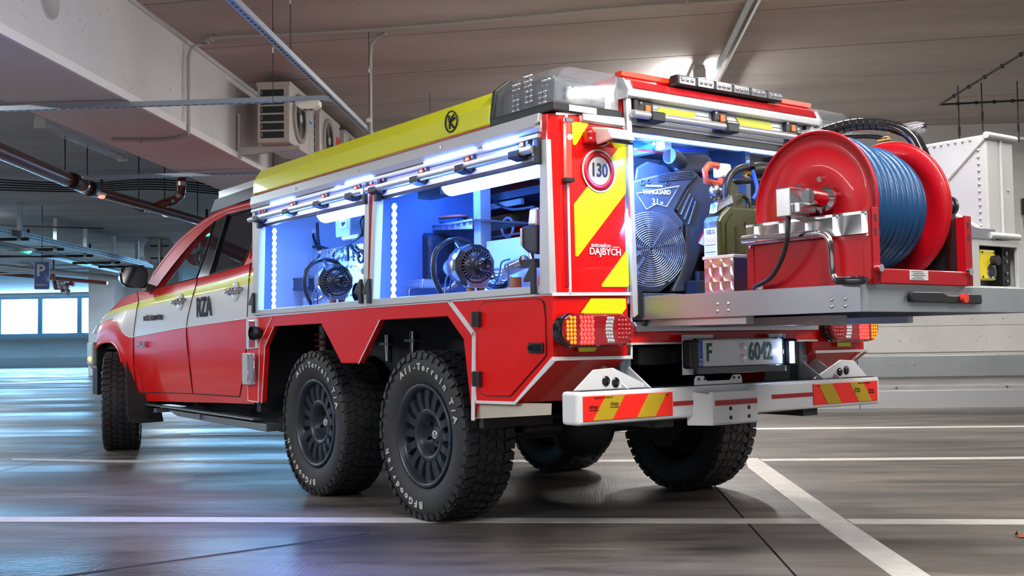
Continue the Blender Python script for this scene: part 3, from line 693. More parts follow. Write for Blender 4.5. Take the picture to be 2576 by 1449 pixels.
g = GH([(641,600),(632,622),(622,645),(611,668),(612,672),(643,664)], .03, RED); part('quarter_panel', g, TR); part('quarter_panel', mir(g), TR)
g = GH([(374,734),(391,728),(450,711),(495,699),(528,692),(570,680),(611,667),(613,671),(500,705),(376,738)], .02, BLK); part('window_seal', g, TR); part('window_seal', mir(g), TR)
part('window_seal', MB().tube([SL(x,y,.002) for x,y in fw], .006, BLK, 6, closed=True), TR)
part('window_seal', MB().tube([SL(x,y,.002) for x,y in rw], .006, BLK, 6, closed=True), TR)
part('chrome_strip', MB().tube([SL(629,650,.004),SL(641,592,.004)], .004, CHR, 6), TR)
# roof skin and screen
ro = [SL(x,y) for x,y in outer[6:]]; ro = [ro[0]+Vector((-.25,.02,-.05))]+ro+[ro[-1]+Vector((.5,0,.0))]
part('roof_skin', MB().grid([[Vector((p.x,p.y*k,p.z+.05*(1-k*k))) for p in ro] for k in (1,.8,.5,0,-.5,-.8,-1)], RED), TR)
sc = [SL(x,y) for x,y in outer[:7]]
part('windscreen', MB().grid([[Vector((p.x-.10*(1-k*k),p.y*k,p.z)) for p in sc] for k in (.97,.6,0,-.6,-.97)], GLS), TR)
part('cab_floor', MB().box((-4.15,-.86,.50), (-1.98,.86,.60), DRK).box((-2.03,-.86,.5), (-1.98,.86,1.72), DRK).box((-4.5,-.82,.5), (-4.15,.82,1.1), DRK), TR)
INT = M('cab trim', (.03,.032,.036), .6); SEATM = M('seat cloth grey', (.13,.13,.14), .8)
for s in (-1,1): part('door_trim', MB().box((-4.0,s*.84,.6), (-2.05,s*.82,1.235), INT), TR)
rl = [Vector((p.x,p.y*.97,p.z-.03)) for p in ro]
part('roof_lining', MB().grid([[Vector((p.x,p.y*k,p.z+.05*(1-k*k))) for p in rl] for k in (1,.5,0,-.5,-1)], SEATM), TR)
part('dashboard', MB().box((-4.2,-.78,.95), (-3.85,.78,1.22), INT), TR, bevel=.03)
for s in (-.40,.40):
    st = part('seat', MB().box((-3.30,s-.25,.72), (-2.82,s+.25,.88), SEATM).prism([(-2.92,s-.24,.85),(-2.78,s-.24,.85),(-2.62,s-.24,1.42),(-2.72,s-.24,1.42)], (0,.48,0), SEATM), TR, bevel=.03)
    part('headrest', MB().tube([(-2.66,s-.11,1.42),(-2.65,s-.12,1.50),(-2.64,s-.08,1.57),(-2.64,s+.08,1.57),(-2.65,s+.12,1.50),(-2.66,s+.11,1.42)], .035, SEATM, 8).box((-2.68,s-.10,1.50), (-2.60,s+.10,1.59), SEATM), st)
part('rear_bench', MB().box((-2.6,-.6,.72), (-2.2,.6,.9), SEATM).prism([(-2.25,-.6,.85),(-2.1,-.6,.85),(-2.04,-.6,1.40),(-2.14,-.6,1.40)], (0,1.2,0), SEATM), TR, bevel=.03)
part('steering_wheel', MB().tube([Vector((-3.62+.10*math.sin(a),-.40+.18*math.cos(a),1.15+.16*math.sin(a))) for a in [2*pi*k/20 for k in range(20)]], .014, BLK, 6, closed=True).cyl((-3.85,-.4,1.08), (-3.63,-.4,1.15), .03, BLK), TR)
part('grab_handle', MB().tube(smoothpath([SL(462,640,-.10),SL(468,622,-.1),SL(486,612,-.1),SL(497,622,-.1),SL(490,645,-.1),SL(472,655,-.1),SL(462,640,-.10)],4), .014, SEATM, 8), TR)
# roof rack + light bar on the cab
rk = MB()
for s in (-1,1): 
    pa, pb = YP(522,538,-.60), YP(640,468,-.60)
    rk.prism([(-3.50,s*.60,1.80),(-3.40,s*.60,1.885),(-2.2,s*.60,1.90),(-2.2,s*.60,1.83)], (0,-s*.03,0), BLK)
part('roof_rack', rk, TR, 'black roof rack')
part('rack_light', MB().box((-3.38,-.58,1.89), (-2.3,-.50,1.945), ALU).box((-3.38,.50,1.89), (-2.3,.58,1.945), ALU), TR, 'pale side rail of the roof rack')
part('rack_lamp', MB().cyl((-3.42,-.56,1.86), (-3.42,-.50,1.93), .03, CLR), TR)
for k in range(5): part('rack_bar', MB().box((-3.3+k*.25,-.56,1.87), (-3.24+k*.25,.56,1.89), BLK), TR)
# door mirror
mc = [(302,690),(305,676),(316,670),(340,669),(362,671),(371,678),(373,695),(370,716),(364,725),(340,725),(318,722),(306,712)]
pl = [XP(x,y,-3.95) for x,y in mc]; 
cen = sum(pl, Vector())/len(pl)
mm = MB(); k = len(pl)
ring2 = [cen+(p-cen)*1.0 for p in pl]; ring3 = [cen+(p-cen)*.93+Vector((-.06,0,0)) for p in pl]; ring4 = [cen+(p-cen)*.6+Vector((-.13,0,0)) for p in pl]
ring1 = [cen+(p-cen)*.93+Vector((.008,0,0)) for p in pl]
mm.add(ring1+ring2+ring3+ring4, [(i+j*k,(i+1)%k+j*k,(i+1)%k+(j+1)*k,i+(j+1)*k) for j in range(3) for i in range(k)], BLKG, True)
mm.add(ring4, [tuple(range(k))], BLKG)
MR = part('door_mirror', mm, TR, 'glossy black door mirror')
MIRG = M('mirror glass', (.02,.025,.03), .08, coat=.5)
part('mirror_glass', MB().prism([cen+(p-cen)*.90+Vector((.002,0,0)) for p in pl], (.004,0,0), MIRG), MR)
part('mirror_arm', MB().prism([XP(370,712,-3.93),XP(400,722,-3.93),XP(398,738,-3.93),XP(368,730,-3.93)], (-.10,0,0), BLK), MR)
m2 = mir(mm); part('door_mirror', m2, TR, 'glossy black door mirror')
# door handles
for (hx, hy), dr in (((452,759),FD), ((591,733),RDR)):
    c = YP(hx,hy,-.938); h = part('handle', MB().tube(smoothpath([c+Vector(q) for q in ((-.115,.0,-.008),(-.08,-.030,-.002),(0,-.042,.004),(.08,-.035,.008),(.115,-.0,.010))],4), [.013]*17, CHR, 8), dr, 'chrome handle')
    part('handle_cup', MB().lathe([(.001,.0),(.055,.002),(.062,.0)], c, (0,-1,0), WHT, 18), dr)
part('writing', MB().text('RZA', YP(512,774,-.9445), (1,0,0.015), (0,0,1), .175, SEAM, .002, .03, .82), RDR, 'dark letters RZA')
part('writing', MB().text('HASIČSKÝ ZÁCHRANNÝ SBOR', YP(384,800,-.9445), (1,0,.0), (0,0,1), .052, SEAM, .002, .012, .62), FD, 'small dark lettering')
part('badge', MB().text('HILUX', YP(355,867,-.956), (1,0,.0), (0,0,1), .065, CHR, .006, .015, 1.1), FD, 'small chrome badge')
# sill and slider under the doors
SLD = M('slider grey', (.20,.23,.26), .4, metal=.3)
part('side_step', MB().prism([(-4.0,-.92,.385),(-1.95,-.92,.372),(-1.95,-.92,.36),(-4.0,-.92,.375)], (0,.06,0), SLD).prism([(-3.55,-.90,.358),(-1.80,-.90,.345),(-1.80,-.90,.300),(-3.35,-.90,.322)], (0,.10,0), SLD), TR, bevel=.006)
for x in (-3.8,-2.9): part('step_bracket', MB().box((x,-.92,.33), (x+.05,-.55,.36), SLD), TR)
# ---- chassis
ch = MB()
for s in (-.45,.45): ch.box((-5.2,s-.05,.46), (1.12,s+.05,.60), DRK)
for x in (-4.9,-3.6,-2.4,-.6,.6,1.0): ch.box((x,-.45,.48), (x+.08,.45,.56), DRK)
part('chassis_frame', ch, TR)
und = MB().box((-3.9,-.55,.28), (-2.3,-.15,.5), DRK).box((-3.6,.05,.27), (-2.2,.5,.5), DRK).box((-4.6,-.4,.3), (-3.9,.4,.55), DRK).cyl((-4.2,0,.38), (-.9,0,.37), .045, DRK, 12).cyl((-3.8,-.3,.30), (-1.9,-.35,.34), .05, DRK, 12).box((-2.25,-.62,.26), (-1.75,-.1,.42), DRK)
part('underbody', und, TR)
for x0 in (0,-1.13):
    ax = MB().cyl((x0,-.66,.385), (x0,.66,.385), .05, DRK, 16).lathe([(.001,-.16),(.10,-.13),(.165,-.06),(.175,0),(.165,.06),(.10,.12),(.001,.14)], (x0,.05,.385), (1,0,0), DRK, 24)
    for s in (-.62,.62): ax.cyl((x0,s-.02,.385), (x0,s+.02,.385), .15, DRK, 20)
    a_ = part('axle', ax, TR)
    for s in (-.55,.55):
        lf = MB()
        for k in range(4): lf.tube([(x0-.62+.1*k,s,.50),(x0-.3,s,.44-.012*k),(x0,s,.425-.012*k),(x0+.3,s,.44-.012*k),(x0+.62-.1*k,s,.50)], .014, DRK, 4)
        part('leaf_spring', lf, TR)
part('axle', MB().cyl((-4.64,-.78,.385), (-4.64,.78,.385), .045, DRK, 14), TR)
SPG = M('spring red', (.30,.05,.03), .4)
c = YP(812,850,-.62)
part('shock_absorber', MB().cyl((c.x,-.62,.42), (c.x,-.62,.95), .022, GRY, 10).tube([(c.x+.045*math.cos(k*.5),-.62+.045*math.sin(k*.5),.60+.0028*k) for k in range(100)], .006, SPG, 5), TR, 'red coil shock absorber')
for px, py in ((994,870),(1058,862)):
    c = YP(px,py,-.55); part('mount_bolt', MB().cyl((c.x,-.6,c.z-.08), (c.x,-.6,c.z+.06), .014, CHR, 10).box((c.x-.05,-.62,c.z+.005), (c.x+.05,-.52,c.z+.018), STL).prism([(c.x-.01,-.56,c.z),(c.x+.03,-.56,c.z),(c.x+.14,-.56,c.z-.3),(c.x+.08,-.56,c.z-.3)], (0,.01,0), SLD), TR)
# ---- wheels: one tyre mesh shared by all
NB = 46; RT, WT = .392, .132
tm = MB()
prof = [(.235,-.105),(.262,-.122),(.31,-.132),(.35,-.130),(.372,-.120),(.381,-.095),(.383,0),(.381,.095),(.372,.120),(.35,.130),(.31,.132),(.262,.122),(.235,.105)]
tm.lathe(prof, (0,0,0), (0,1,0), RUB, 64)
def blk(a, da, y0, y1, r0, r1, sk=0.):
    vs = []
    for r in (r0, r1):
        for aa, yy in ((a,y0),(a+da,y0),(a+da+sk,y1),(a+sk,y1)): vs.append((r*math.cos(aa), yy, r*math.sin(aa)))
    tm.add(vs, [(0,1,2,3),(4,5,6,7),(0,1,5,4),(1,2,6,5),(2,3,7,6),(3,0,4,7)], RUB)
st = 2*pi/NB
for i in range(NB):
    a = i*st; od = (i % 2)
    for s in (-1,1):
        blk(a, st*.72, s*.072, s*(.124 if od else .116), .376, RT, st*.18*s)
        # shoulder lug wrapped down the sidewall
        vs = []
        for r, y in ((RT-.004,.112),(.384,.130),(.352 if od else .36,.1385),(.352 if od else .36,.128),(.37,.118)):
            for aa in (a+st*.05, a+st*.70): vs.append((r*math.cos(aa), s*y, r*math.sin(aa)))
        tm.add(vs, [(0,1,3,2),(2,3,5,4),(4,5,7,6),(0,2,4,6,8),(1,3,5,7,9)], RUB)
        blk(a+st*.3, st*.60, s*.026, s*.064, .376, RT, -st*.35*s)
    blk(a+st*.1, st*.62, -.020, .020, .376, RT, st*.3)
tyre_me = mesh_of('tyre', tm, Vector((0,0,0)))
rm = MB()       # rim, outer face towards -y
rm.lathe([(.232,.10),(.236,-.100),(.240,-.118),(.225,-.120),(.216,-.104),(.205,-.085),(.20,.09)], (0,0,0), (0,1,0), RIM, 56)
ns = 16
for i in range(ns):
    a = 2*pi*i/ns; vs = []
    for r, w0, y in ((.112,.018,-.088),(.16,.0165,-.094),(.209,.022,-.090)):
        u = Vector((math.cos(a),0,math.sin(a))); t_ = Vector((-math.sin(a),0,math.cos(a)))
        vs += [u*r-t_*w0+Vector((0,y,0)), u*r+t_*w0+Vector((0,y,0)), u*r+t_*w0*1.5+Vector((0,y+.03,0)), u*r-t_*w0*1.5+Vector((0,y+.03,0))]
    rm.add(vs, [(0,1,5,4),(4,5,9,8),(1,2,6,5),(5,6,10,9),(3,0,4,7),(7,4,8,11)], RIM)
rm.lathe([(.128,-.062),(.122,-.090),(.112,-.092),(.098,-.088),(.082,-.062),(.066,-.030),(.05,-.022),(.046,-.022)], (0,0,0), (0,1,0), RIM, 48)
rm.cyl((0,0,0), (0,-.001,0), .07, RIM, 24)
rm.lathe([(.205,.02),(.12,.0),(.05,.0)], (0,0,0), (0,1,0), DRK, 40)
rim_me = mesh_of('rim', rm, Vector((0,0,0)))
cp = MB().lathe([(.046,-.022),(.042,-.045),(.034,-.050),(.001,-.050)], (0,0,0), (0,1,0), RIM, 28)
for k in range(6):
    a = 2*pi*k/6+.3; cp.cyl((.070*math.cos(a),-.030,.070*math.sin(a)), (.070*math.cos(a),-.052,.070*math.sin(a)), .009, DRK, 8)
cap_me = mesh_of('hub_cap', cp, Vector((0,0,0)))
em = MB().tube([(.022*math.cos(2*pi*k/24),-.0512,.017*math.sin(2*pi*k/24)) for k in range(24)], .0022, WHT, 5, closed=True)
em.tube([(.009*math.cos(2*pi*k/20),-.0512,.017*math.sin(2*pi*k/20)) for k in range(20)], .002, WHT, 5, closed=True)
em.tube([(.015*math.cos(2*pi*k/20),-.0512,.006+.008*math.sin(2*pi*k/20)) for k in range(20)], .002, WHT, 5, closed=True)
emb_me = mesh_of('emblem', em, Vector((0,0,0)))
lt = MB()
def ringtext(txt, amid, R, size, step, flip):
    n = len(txt); 
    for i, chh in enumerate(txt):
        if chh == ' ': continue
        a = amid+(i-(n-1)/2)*step
        u = Vector((math.sin(a),0,math.cos(a))); t_ = Vector((math.cos(a),0,-math.sin(a)))
        if flip: u, t_ = u, t_
        lt.text(chh, u*R+Vector((0,-.134,0)), t_, u, size*.88, M('tyre lettering white', (.62,.60,.55), .7), .003, .02, 1.15)
ringtext('All-Terrain T/A', math.radians(22), .315, .050, math.radians(7.4), False)
ringtext('BFGoodrich', math.radians(216), .315, .050, math.radians(8.2), False)
let_me = mesh_of('lettering', lt, Vector((0,0,0)))
nut_lbl = None
def wheel(x, y, rotz, spin, label=None, text=True):
    w_ = bpy.data.objects.new('wheel', tyre_me); COL.objects.link(w_); w_.parent = TR
    w_.location = (x-BASE[TR.name].x, y, .388); w_.rotation_euler = (0, spin, rotz)
    if label: w_['label'] = label
    for nm, me in (('rim',rim_me),('hub_cap',cap_me))+((('emblem',emb_me),('lettering',let_me)) if text else ()):
        c_ = bpy.data.objects.new(nm, me); COL.objects.link(c_); c_.parent = w_
wheel(0,-.790,0,0); wheel(-1.13,-.790,0,math.radians(-4))
wheel(0,.790,pi,1.2,text=False); wheel(-1.13,.790,pi,.4,text=False)
wheel(-4.64,-.90,math.radians(-19),.3,text=False); wheel(-4.64,.88,pi-math.radians(19),.3,text=False)
part('mud_flap', MB().prism([XP(x,y,-4.0) for x,y in ((317,905),(320,1040),(324,1060),(333,1066),(378,1063),(412,1060),(404,1020),(395,990),(352,990))], (-.012,0,0), RUB), TR, bevel=.004)
part('writing', MB().text('HILUX', XP(358,1042,-3.999), (0,1,0), (0,0,1), .07, RUB, .008, .01, 1.1), TR, 'raised lettering on the mud flap')
# ================================================================== LOCKER BODY
y0 = YS
def side(pxs, th=.02, m=RED, y=YS, inward=True): return MB().prism([YP(a,b,y) for a,b in pxs], (0,th if inward else -th,0), m)
def rear(pxs, th=.02, m=RED, x=1.06, out=True): return MB().prism([XP(a,b,x) for a,b in pxs], (th if out else -th,0,0), m)
XR = 1.06
# inner shell: floor, roof, front wall, rear lower box
shell = MB().box((-1.86,-.93,.955), (1.04,.93,.965), ALU)
part('locker_floor', shell, TR)
part('locker_roof', MB().box((-1.80,-.88,1.72), (1.03,.88,1.84), WHT), TR)
part('front_bulkhead', MB().box((-1.87,-.94,.93), (-1.85,.94,1.74), LGR), TR, 'pale bulkhead behind the cab')
part('front_bulkhead', MB().box((-1.99,-.90,.62), (-1.875,.90,1.74), WHT), TR)
part('right_side', MB().box((-1.86,.93,.93), (1.05,.955,1.74), RED), TR, 'closed right side wall')
# lower red side panel with the two wheel openings
lower = [(623,801),(684,796),(919,773.5),(1192,751),(1391,742),(1390.5,901),(1296,1014),(1197,1011),(1190,843),(1166,853),(1125.6,795.5),(955.6,805),(903,913.5),(859,913.7),(807.7,814),(689,821),(667,871),(658.5,1013),(624,1007)]
lower = [(623,801),(919,773.5),(1391,742),(1390.5,901),(1296,1014),(1197,1011),(1187.4,1052),(1166,853),(1125.6,795.5),(955.6,805),(903,913.5),(859,913.7),(807.7,814),(689,821),(667,871),(658.5,1013),(624,1007)]
part('side_panel', side(lower, .03), TR, 'red lower side panel around the wheel openings', bevel=.003)
def line(pxs, w_=.007, m=WHT, y=YS, lab=None):
    pts = [YP(a,b,y) for a,b in pxs]; mb = MB()
    for a, b in zip(pts, pts[1:]):
        d = (b-a).normalized(); u = d.cross(Vector((0,1,0))); mb.obox((a+b)/2+Vector((0,-.0015,0)), d, u, (0,1,0), (b-a).length+w_*.8, w_, .003, m)
    return part('white_line', mb, TR, lab)
line([(622,799),(919,773),(1190,753),(1391,740)], .009)
line([(684,799),(654,862),(653,868),(650,1010)], .006)
line([(1133,760),(1193,841),(1190.5,1052)], .024, lab='broad white line behind the rear wheel')
line([(1193,840),(1197,1011),(1296,1014),(1390.5,902)], .012)
line([(624,801),(624,1007),(650,1012)], .006)
line([(903,914),(955.6,806)], .006); line([(667,871),(689,822)], .006); line([(667,871),(659,1013)], .006)
part('skirt', side([(1190,1013),(1378,1015.5),(1376.5,1044),(1186.5,1054)], .02, BEI, YS+.02), TR, 'worn beige skirt plate')
# rear lower box with the sloping underside
def qbox(s):
    pr = [(1197,1011),(1296,1014),(1390.5,901),(1391,742),(1197,752)]
    pts = [YP(a,b,YS) for a,b in pr]
    if s > 0: pts = [Vector((p.x,-p.y,p.z)) for p in pts]
    return MB().prism([p+Vector((0,-s*.03 if s<0 else -.03,0)) if False else p+Vector((0,(.03 if s<0 else -.03),0)) for p in pts], (0, .355 if s<0 else -.355, 0), RED)
part('rear_box', qbox(-1), TR, bevel=.004); part('rear_box', qbox(1), TR, bevel=.004)
ext = YP(1296,1014,YS); part('side_panel', MB().prism([Vector((p.x,.955,p.z)) for p in [YP(a,b,YS) for a,b in lower]], (0,-.03,0), RED), TR)
for s in (-1,1):
    bl = MB()
    bl.box((XR-.004,s*.955,.738), (XR+.004,s*.57,.750), WHT)
    a = YP(1296,1014,YS); b = Vector((XR,YS,.742))
    bl.obox((Vector((a.x,s*.957,a.z))+Vector((XR,s*.957,.742)))/2, b-a, (b-a).cross(Vector((0,1,0))), (0,1,0), (b-a).length, .012, .004, WHT)
    part('white_line', bl, TR)
# wheel houses
part('wheel_liner', MB().box((-1.80,-.58,.50), (.52,-.55,.93), DRK).box((-1.80,-.93,.925), (.52,-.55,.955), DRK).box((-1.86,-.93,.42), (-1.80,-.55,.93), DRK).box((.50,-.93,.45), (.53,-.56,.92), DRK), TR)
part('wheel_liner', MB().box((-1.80,.58,.50), (.52,.55,.93), DRK).box((.50,.93,.45), (.53,.56,.92), DRK).box((-1.86,.93,.42), (-1.80,.55,.93), DRK), TR)
# hatch door in the rear quarter
hd = [(1206,800),(1207,775),(1212,765),(1224,759),(1355,751),(1366,755),(1371,765),(1374,800),(1376.5,893),(1373,899),(1287,996),(1281,998),(1225,996),(1215,992),(1209,984),(1208,960)]
part('hatch_gap', side(hd, .003, SEAM, YS, False), TR)
cx_ = sum(a for a,b in hd)/len(hd); cy_ = sum(b for a,b in hd)/len(hd)
HD = part('hatch_door', side([(cx_+(a-cx_)*.978, cy_+(b-cy_)*.984) for a,b in hd], .006, RED, YS, False), TR, 'red hatch door behind the rear wheel', bevel=.002)
for x, y in ((1204,803),(1206,953)):
    c = YP(x,y,YS-.006); part('hinge', MB().box((c.x-.022,c.y-.022,c.z-.032), (c.x+.022,c.y,c.z+.032), BLK).cyl((c.x-.012,c.y-.02,c.z-.03), (c.x-.012,c.y-.02,c.z+.03), .01, BLK, 10), HD, 'black hinge', bevel=.004)
c = YP(1351,875,YS-.006); l_ = part('latch', MB().box((c.x-.045,c.y-.012,c.z-.02), (c.x+.045,c.y,c.z+.02), BLK), HD, 'black flush latch', bevel=.003)
part('latch_paddle', MB().box((c.x-.015,c.y-.017,c.z-.013), (c.x+.038,c.y-.01,c.z+.013), BLKG).cyl((c.x-.03,c.y-.01,c.z), (c.x-.03,c.y-.018,c.z), .009, BLKG, 12), HD)
# vents and lamp between cab and lockers
RFD = M('red reflector', (.45,.01,.015), .2, coat=1.)
vx = lambda a, b, y=YS-.012: YP(a, b, y)
part('filler_recess', side([(624,802),(651,801),(651,876),(624,878)], .012, WHT, YS, False), TR)
part('reflector', side([(627,806),(641,806),(641,874),(627,875)], .004, RFD, YS-.012, False), TR, 'dark red side reflector', bevel=.002)
c = YP(644,838,YS-.03); part('filler_cap', MB().lathe([(.001,-.03),(.035,-.02),(.045,.015),(.04,.03)], c, (-.3,-1,0), BLK, 18), TR, 'round black cap')
part('side_lamp', side([(622,888),(643,887),(644,968),(622,967)], .035, GRY, YS, False), TR, 'grey framed side lamp', bevel=.006)
part('lamp_frame', MB().tube([YP(a,b,YS-.037) for a,b in ((624,891),(640,890),(640,963),(624,962))], .004, CHR, 6, closed=True), TR)
part('lamp_window', side([(626,894),(638,893),(638,955),(626,954)], .004, M('dim lamp glass',(.30,.28,.34),.25), YS-.035, False), TR)
# side frame: sill, posts, roof rail
FRO = YS-.012
part('sill', side([(633,781.5),(919,754),(919,772),(632,794)], .05, ALUW, FRO), TR, 'aluminium sill of the front locker', bevel=.003)
part('sill', side([(921,754),(1357,718.5),(1357,737.5),(921,771.5)], .05, ALUW, FRO), TR, 'aluminium sill of the rear locker', bevel=.003)
part('sill_line', side([(919,753),(921,753),(921,772),(919,772)], .05, WHT, FRO-.002), TR)
for (a, b, c_, d_), lab in (((( 640,545),(653,541),(648,781),(634,782)),'front post'),(((1358,352),(1374,349),(1384,739),(1357,741)),'rear post'),(((938,466),(948,463),(938,753),(927,754)),'middle post, rear half'),(((918,471),(928,468),(924,753),(913,754)),'middle post, front half')):
    part('post', side([a,b,c_,d_], .04, ALUW, FRO), TR, 'aluminium '+lab, bevel=.002)
part('post_strip', side([(928,464),(937,462),(929,753),(921,754)], .02, RFD, FRO+.004), TR, 'dark red strip between the lockers')
part('inner_post', MB().box((-1.83,-.93,.96), (-1.79,-.86,1.62), M('dark post',(.12,.2,.4),.4)), TR); part('inner_post', MB().box((-.42,-.93,.96), (-.36,-.86,1.62), MATS['dark post']), TR)
# protruding roof rail (two facets) above the shutters
def xprof(name, prof, x0, x1, m, lab=None, bevel=.002, mirror=True):
    o = part(name, MB().prism([(x0,y,z) for y,z in prof], (x1-x0,0,0), m), TR, lab, bevel=bevel)
    if mirror: part(name, MB().prism([(x0,-y,z) for y,z in prof], (x1-x0,0,0), m), TR, bevel=bevel)
xprof('roof_rail', [(-.93,1.70),(-.972,1.70),(-.978,1.652),(-.968,1.628),(-.93,1.622)], -1.84, 1.0, ALUW, 'aluminium rail above the side shutters')
xprof('roof_rail_lip', [(-.93,1.622),(-.972,1.622),(-.972,1.606),(-.93,1.606)], -1.84, .99, ALU)
xprof('red_pinstripe', [(-.972,1.700),(-.976,1.700),(-.976,1.708),(-.972,1.708)], -1.83, .67, RFD)
xprof('roof_edge', [(-.93,1.70),(-.968,1.712),(-.962,1.795),(-.915,1.862),(-.86,1.862),(-.86,1.70)], -1.82, .66, YEL, 'yellow reflective roof edge', bevel=.006)
for x in (-.47,.3,-1.2): part('screw', MB().cyl((x,-.975,1.672), (x,-.981,1.672), .006, STL, 8), TR)
for a, b in ((-1.55,-1.25),(-.62,-.35),(.15,.55),(.62,.85)): part('rail_led', MB().box((a,-.976,1.621), (b,-.960,1.629), LED), TR, 'white light strip under the roof rail')
c = YP(1353,312,-.98); part('plaque', MB().box((c.x-.02,-.981,c.z-.016), (c.x+.02,-.977,c.z+.012), WHT).text('LCIB', (c.x,-.982,c.z), (1,0,0), (0,0,1), .015, BLK, .001, .02), TR, 'small lettered plaque')
# company emblem on the yellow edge: circle with a K
c = YP(1135,306,-.968); emk = MB()
emk.tube([c+Vector((.047*math.cos(2*pi*k/28),-.001,.045*math.sin(2*pi*k/28))) for k in range(28)], .004, BLK, 5, closed=True)
for p_ in (((-.012,-.03),(-.012,.03)),((-.022,.028),(-.012,.0)),((-.012,-.002),(.024,.028)),((-.012,.0),(.022,-.03)),((-.004,.004),(.03,.012))):
    emk.cyl(c+Vector((p_[0][0],-.001,p_[0][1])), c+Vector((p_[1][0],-.001,p_[1][1])), .0045, BLK, 6)
part('emblem', emk, TR, 'black round emblem with a K')
# --- rolled up shutters with tube handles
def side_shutter(x0, x1, clips):
    sh = MB()
    for k, z in enumerate((1.606,1.578,1.550)): sh.box((x0,-.948,z-.026), (x1,-.935,z-.001), ALUW)
    s_ = part('shutter', sh, TR, 'bottom slats of a raised locker shutter', bevel=.003)
    part('slat_seal', MB().box((x0,-.95,1.510), (x1,-.93,1.522), BLK), s_)
    part('pull_tube', MB().cyl((x0-.03,-.985,1.560), (x1+.02,-.985,1.560), .0155, ALU, 16), s_, 'silver pull tube')
    for x in clips:
        part('clip', MB().box((x-.045,-.955,1.545), (x+.045,-.948,1.612), BLK).prism([(x-.045,-.955,1.58),(x-.045,-1.004,1.57),(x-.045,-1.004,1.54),(x-.045,-.955,1.53)], (.07,0,0), BLK), s_, 'black clip with an orange button', bevel=.005)
        part('button', MB().box((x-.022,-.962,1.588), (x+.004,-.953,1.606), ORG), s_, bevel=.002)
        part('rivet', MB().sphere((x+.03,-.958,1.600), .007, CHR, 8), s_)
side_shutter(-1.80, -.43, [YP(a,b,-.955).x for a,b in ((662,535),(737,520),(816,500),(898,480))])
side_shutter(-.34, .96, [YP(a,b,-.955).x for a,b in ((958,468),(1064,440),(1180,410),(1318,375))])
for px in (653,920,950,1357): 
    x = YP(px,500,-.97).x; part('guide_stop', MB().box((x-.014,-.985,1.50), (x+.014,-.955,1.60), BLK), TR, bevel=.003)
def hook(px, py, s=1):
    c = YP(px, py, -.965); part('locker_catch', MB().prism([(c.x-.012,-.968,c.z-.07),(c.x+.014,-.968,c.z-.07),(c.x+.014,-.968,c.z+.05),(c.x,-.968,c.z+.05),(c.x-.055*s,-.968,c.z-.008),(c.x-.055*s,-.968,c.z-.022),(c.x-.012,-.968,c.z-.02)], (0,-.016,0), BLK), TR, 'black wedge catch', bevel=.003)
hook(641,758); hook(912,728); hook(932,727,1); hook(1347,694)
# --- LED strips and their light
def led_strip(a, b, r=.0145, n=14, nm='led_strip'):
    a, b = Vector(a), Vector(b); mb = MB().cyl(a, b, r*.55, LEDD, 8)
    for i in range(n): mb.sphere(a+(b-a)*(i+.5)/n, r, LED, 8)
    return part(nm, mb, TR, 'bright white LED strip')
LSTRIP = [((-1.68,-.90,.985), (-1.66,-.90,1.50)), ((-.27,-.90,.985),(-.25,-.90,1.49))]
for a, b in LSTRIP: led_strip(a, b)
for x0, x1 in ((-1.20,-.44),(.10,.95)):
    part('glowing_drum', MB().cyl((x0,-.80,1.545), (x1,-.80,1.545), .055, LEDD, 20), TR, 'shutter drum, its lit look added as glow')  # glow stands in for strip light falling on the drum
part('drum_bracket', MB().box((-.13,-.84,1.50), (.07,-.76,1.60), BLK), TR)
def tarea(nm, p, dirn, sx, sy, pw, col, spread=None):
    l = bpy.data.lights.new(nm, 'AREA'); l.shape = 'RECTANGLE'; l.size = sx; l.size_y = sy; l.energy = pw; l.color = col
    if spread: l.spread = math.radians(spread)
    o = bpy.data.objects.new(nm, l); COL.objects.link(o); o.location = W(p)
    o.rotation_euler = W(dirn).to_track_quat('-Z','Y').to_euler(); return o
tarea('locker_light', (-1.66,-.89,1.25), (1,.25,0), .02, .5, 10, BLUE)
tarea('locker_light', (-.25,-.89,1.25), (1,.25,0), .02, .5, 10, BLUE)
tarea('locker_light', (-1.1,-.85,1.62), (.1,.3,-1), .9, .03, 14, BLUE)
tarea('locker_light', (.3,-.85,1.62), (.1,.3,-1), 1.2, .03, 18, BLUE)
tarea('rear_bay_light', (1.03,-.53,1.42), (-.35,.6,-.35), .02, .4, 20, (.12,.3,1))
led_strip((1.03,-.545,1.20), (1.03,-.545,1.62), .008, 12)
tarea('rear_bay_light', (.95,-.3,1.66), (-.2,.3,-1), .03, .8, 16, BLUE)
tarea('rail_light', (-.4,-.99,1.62), (0,-.7,-1), 2.6, .03, 45, (.30,.34,1))
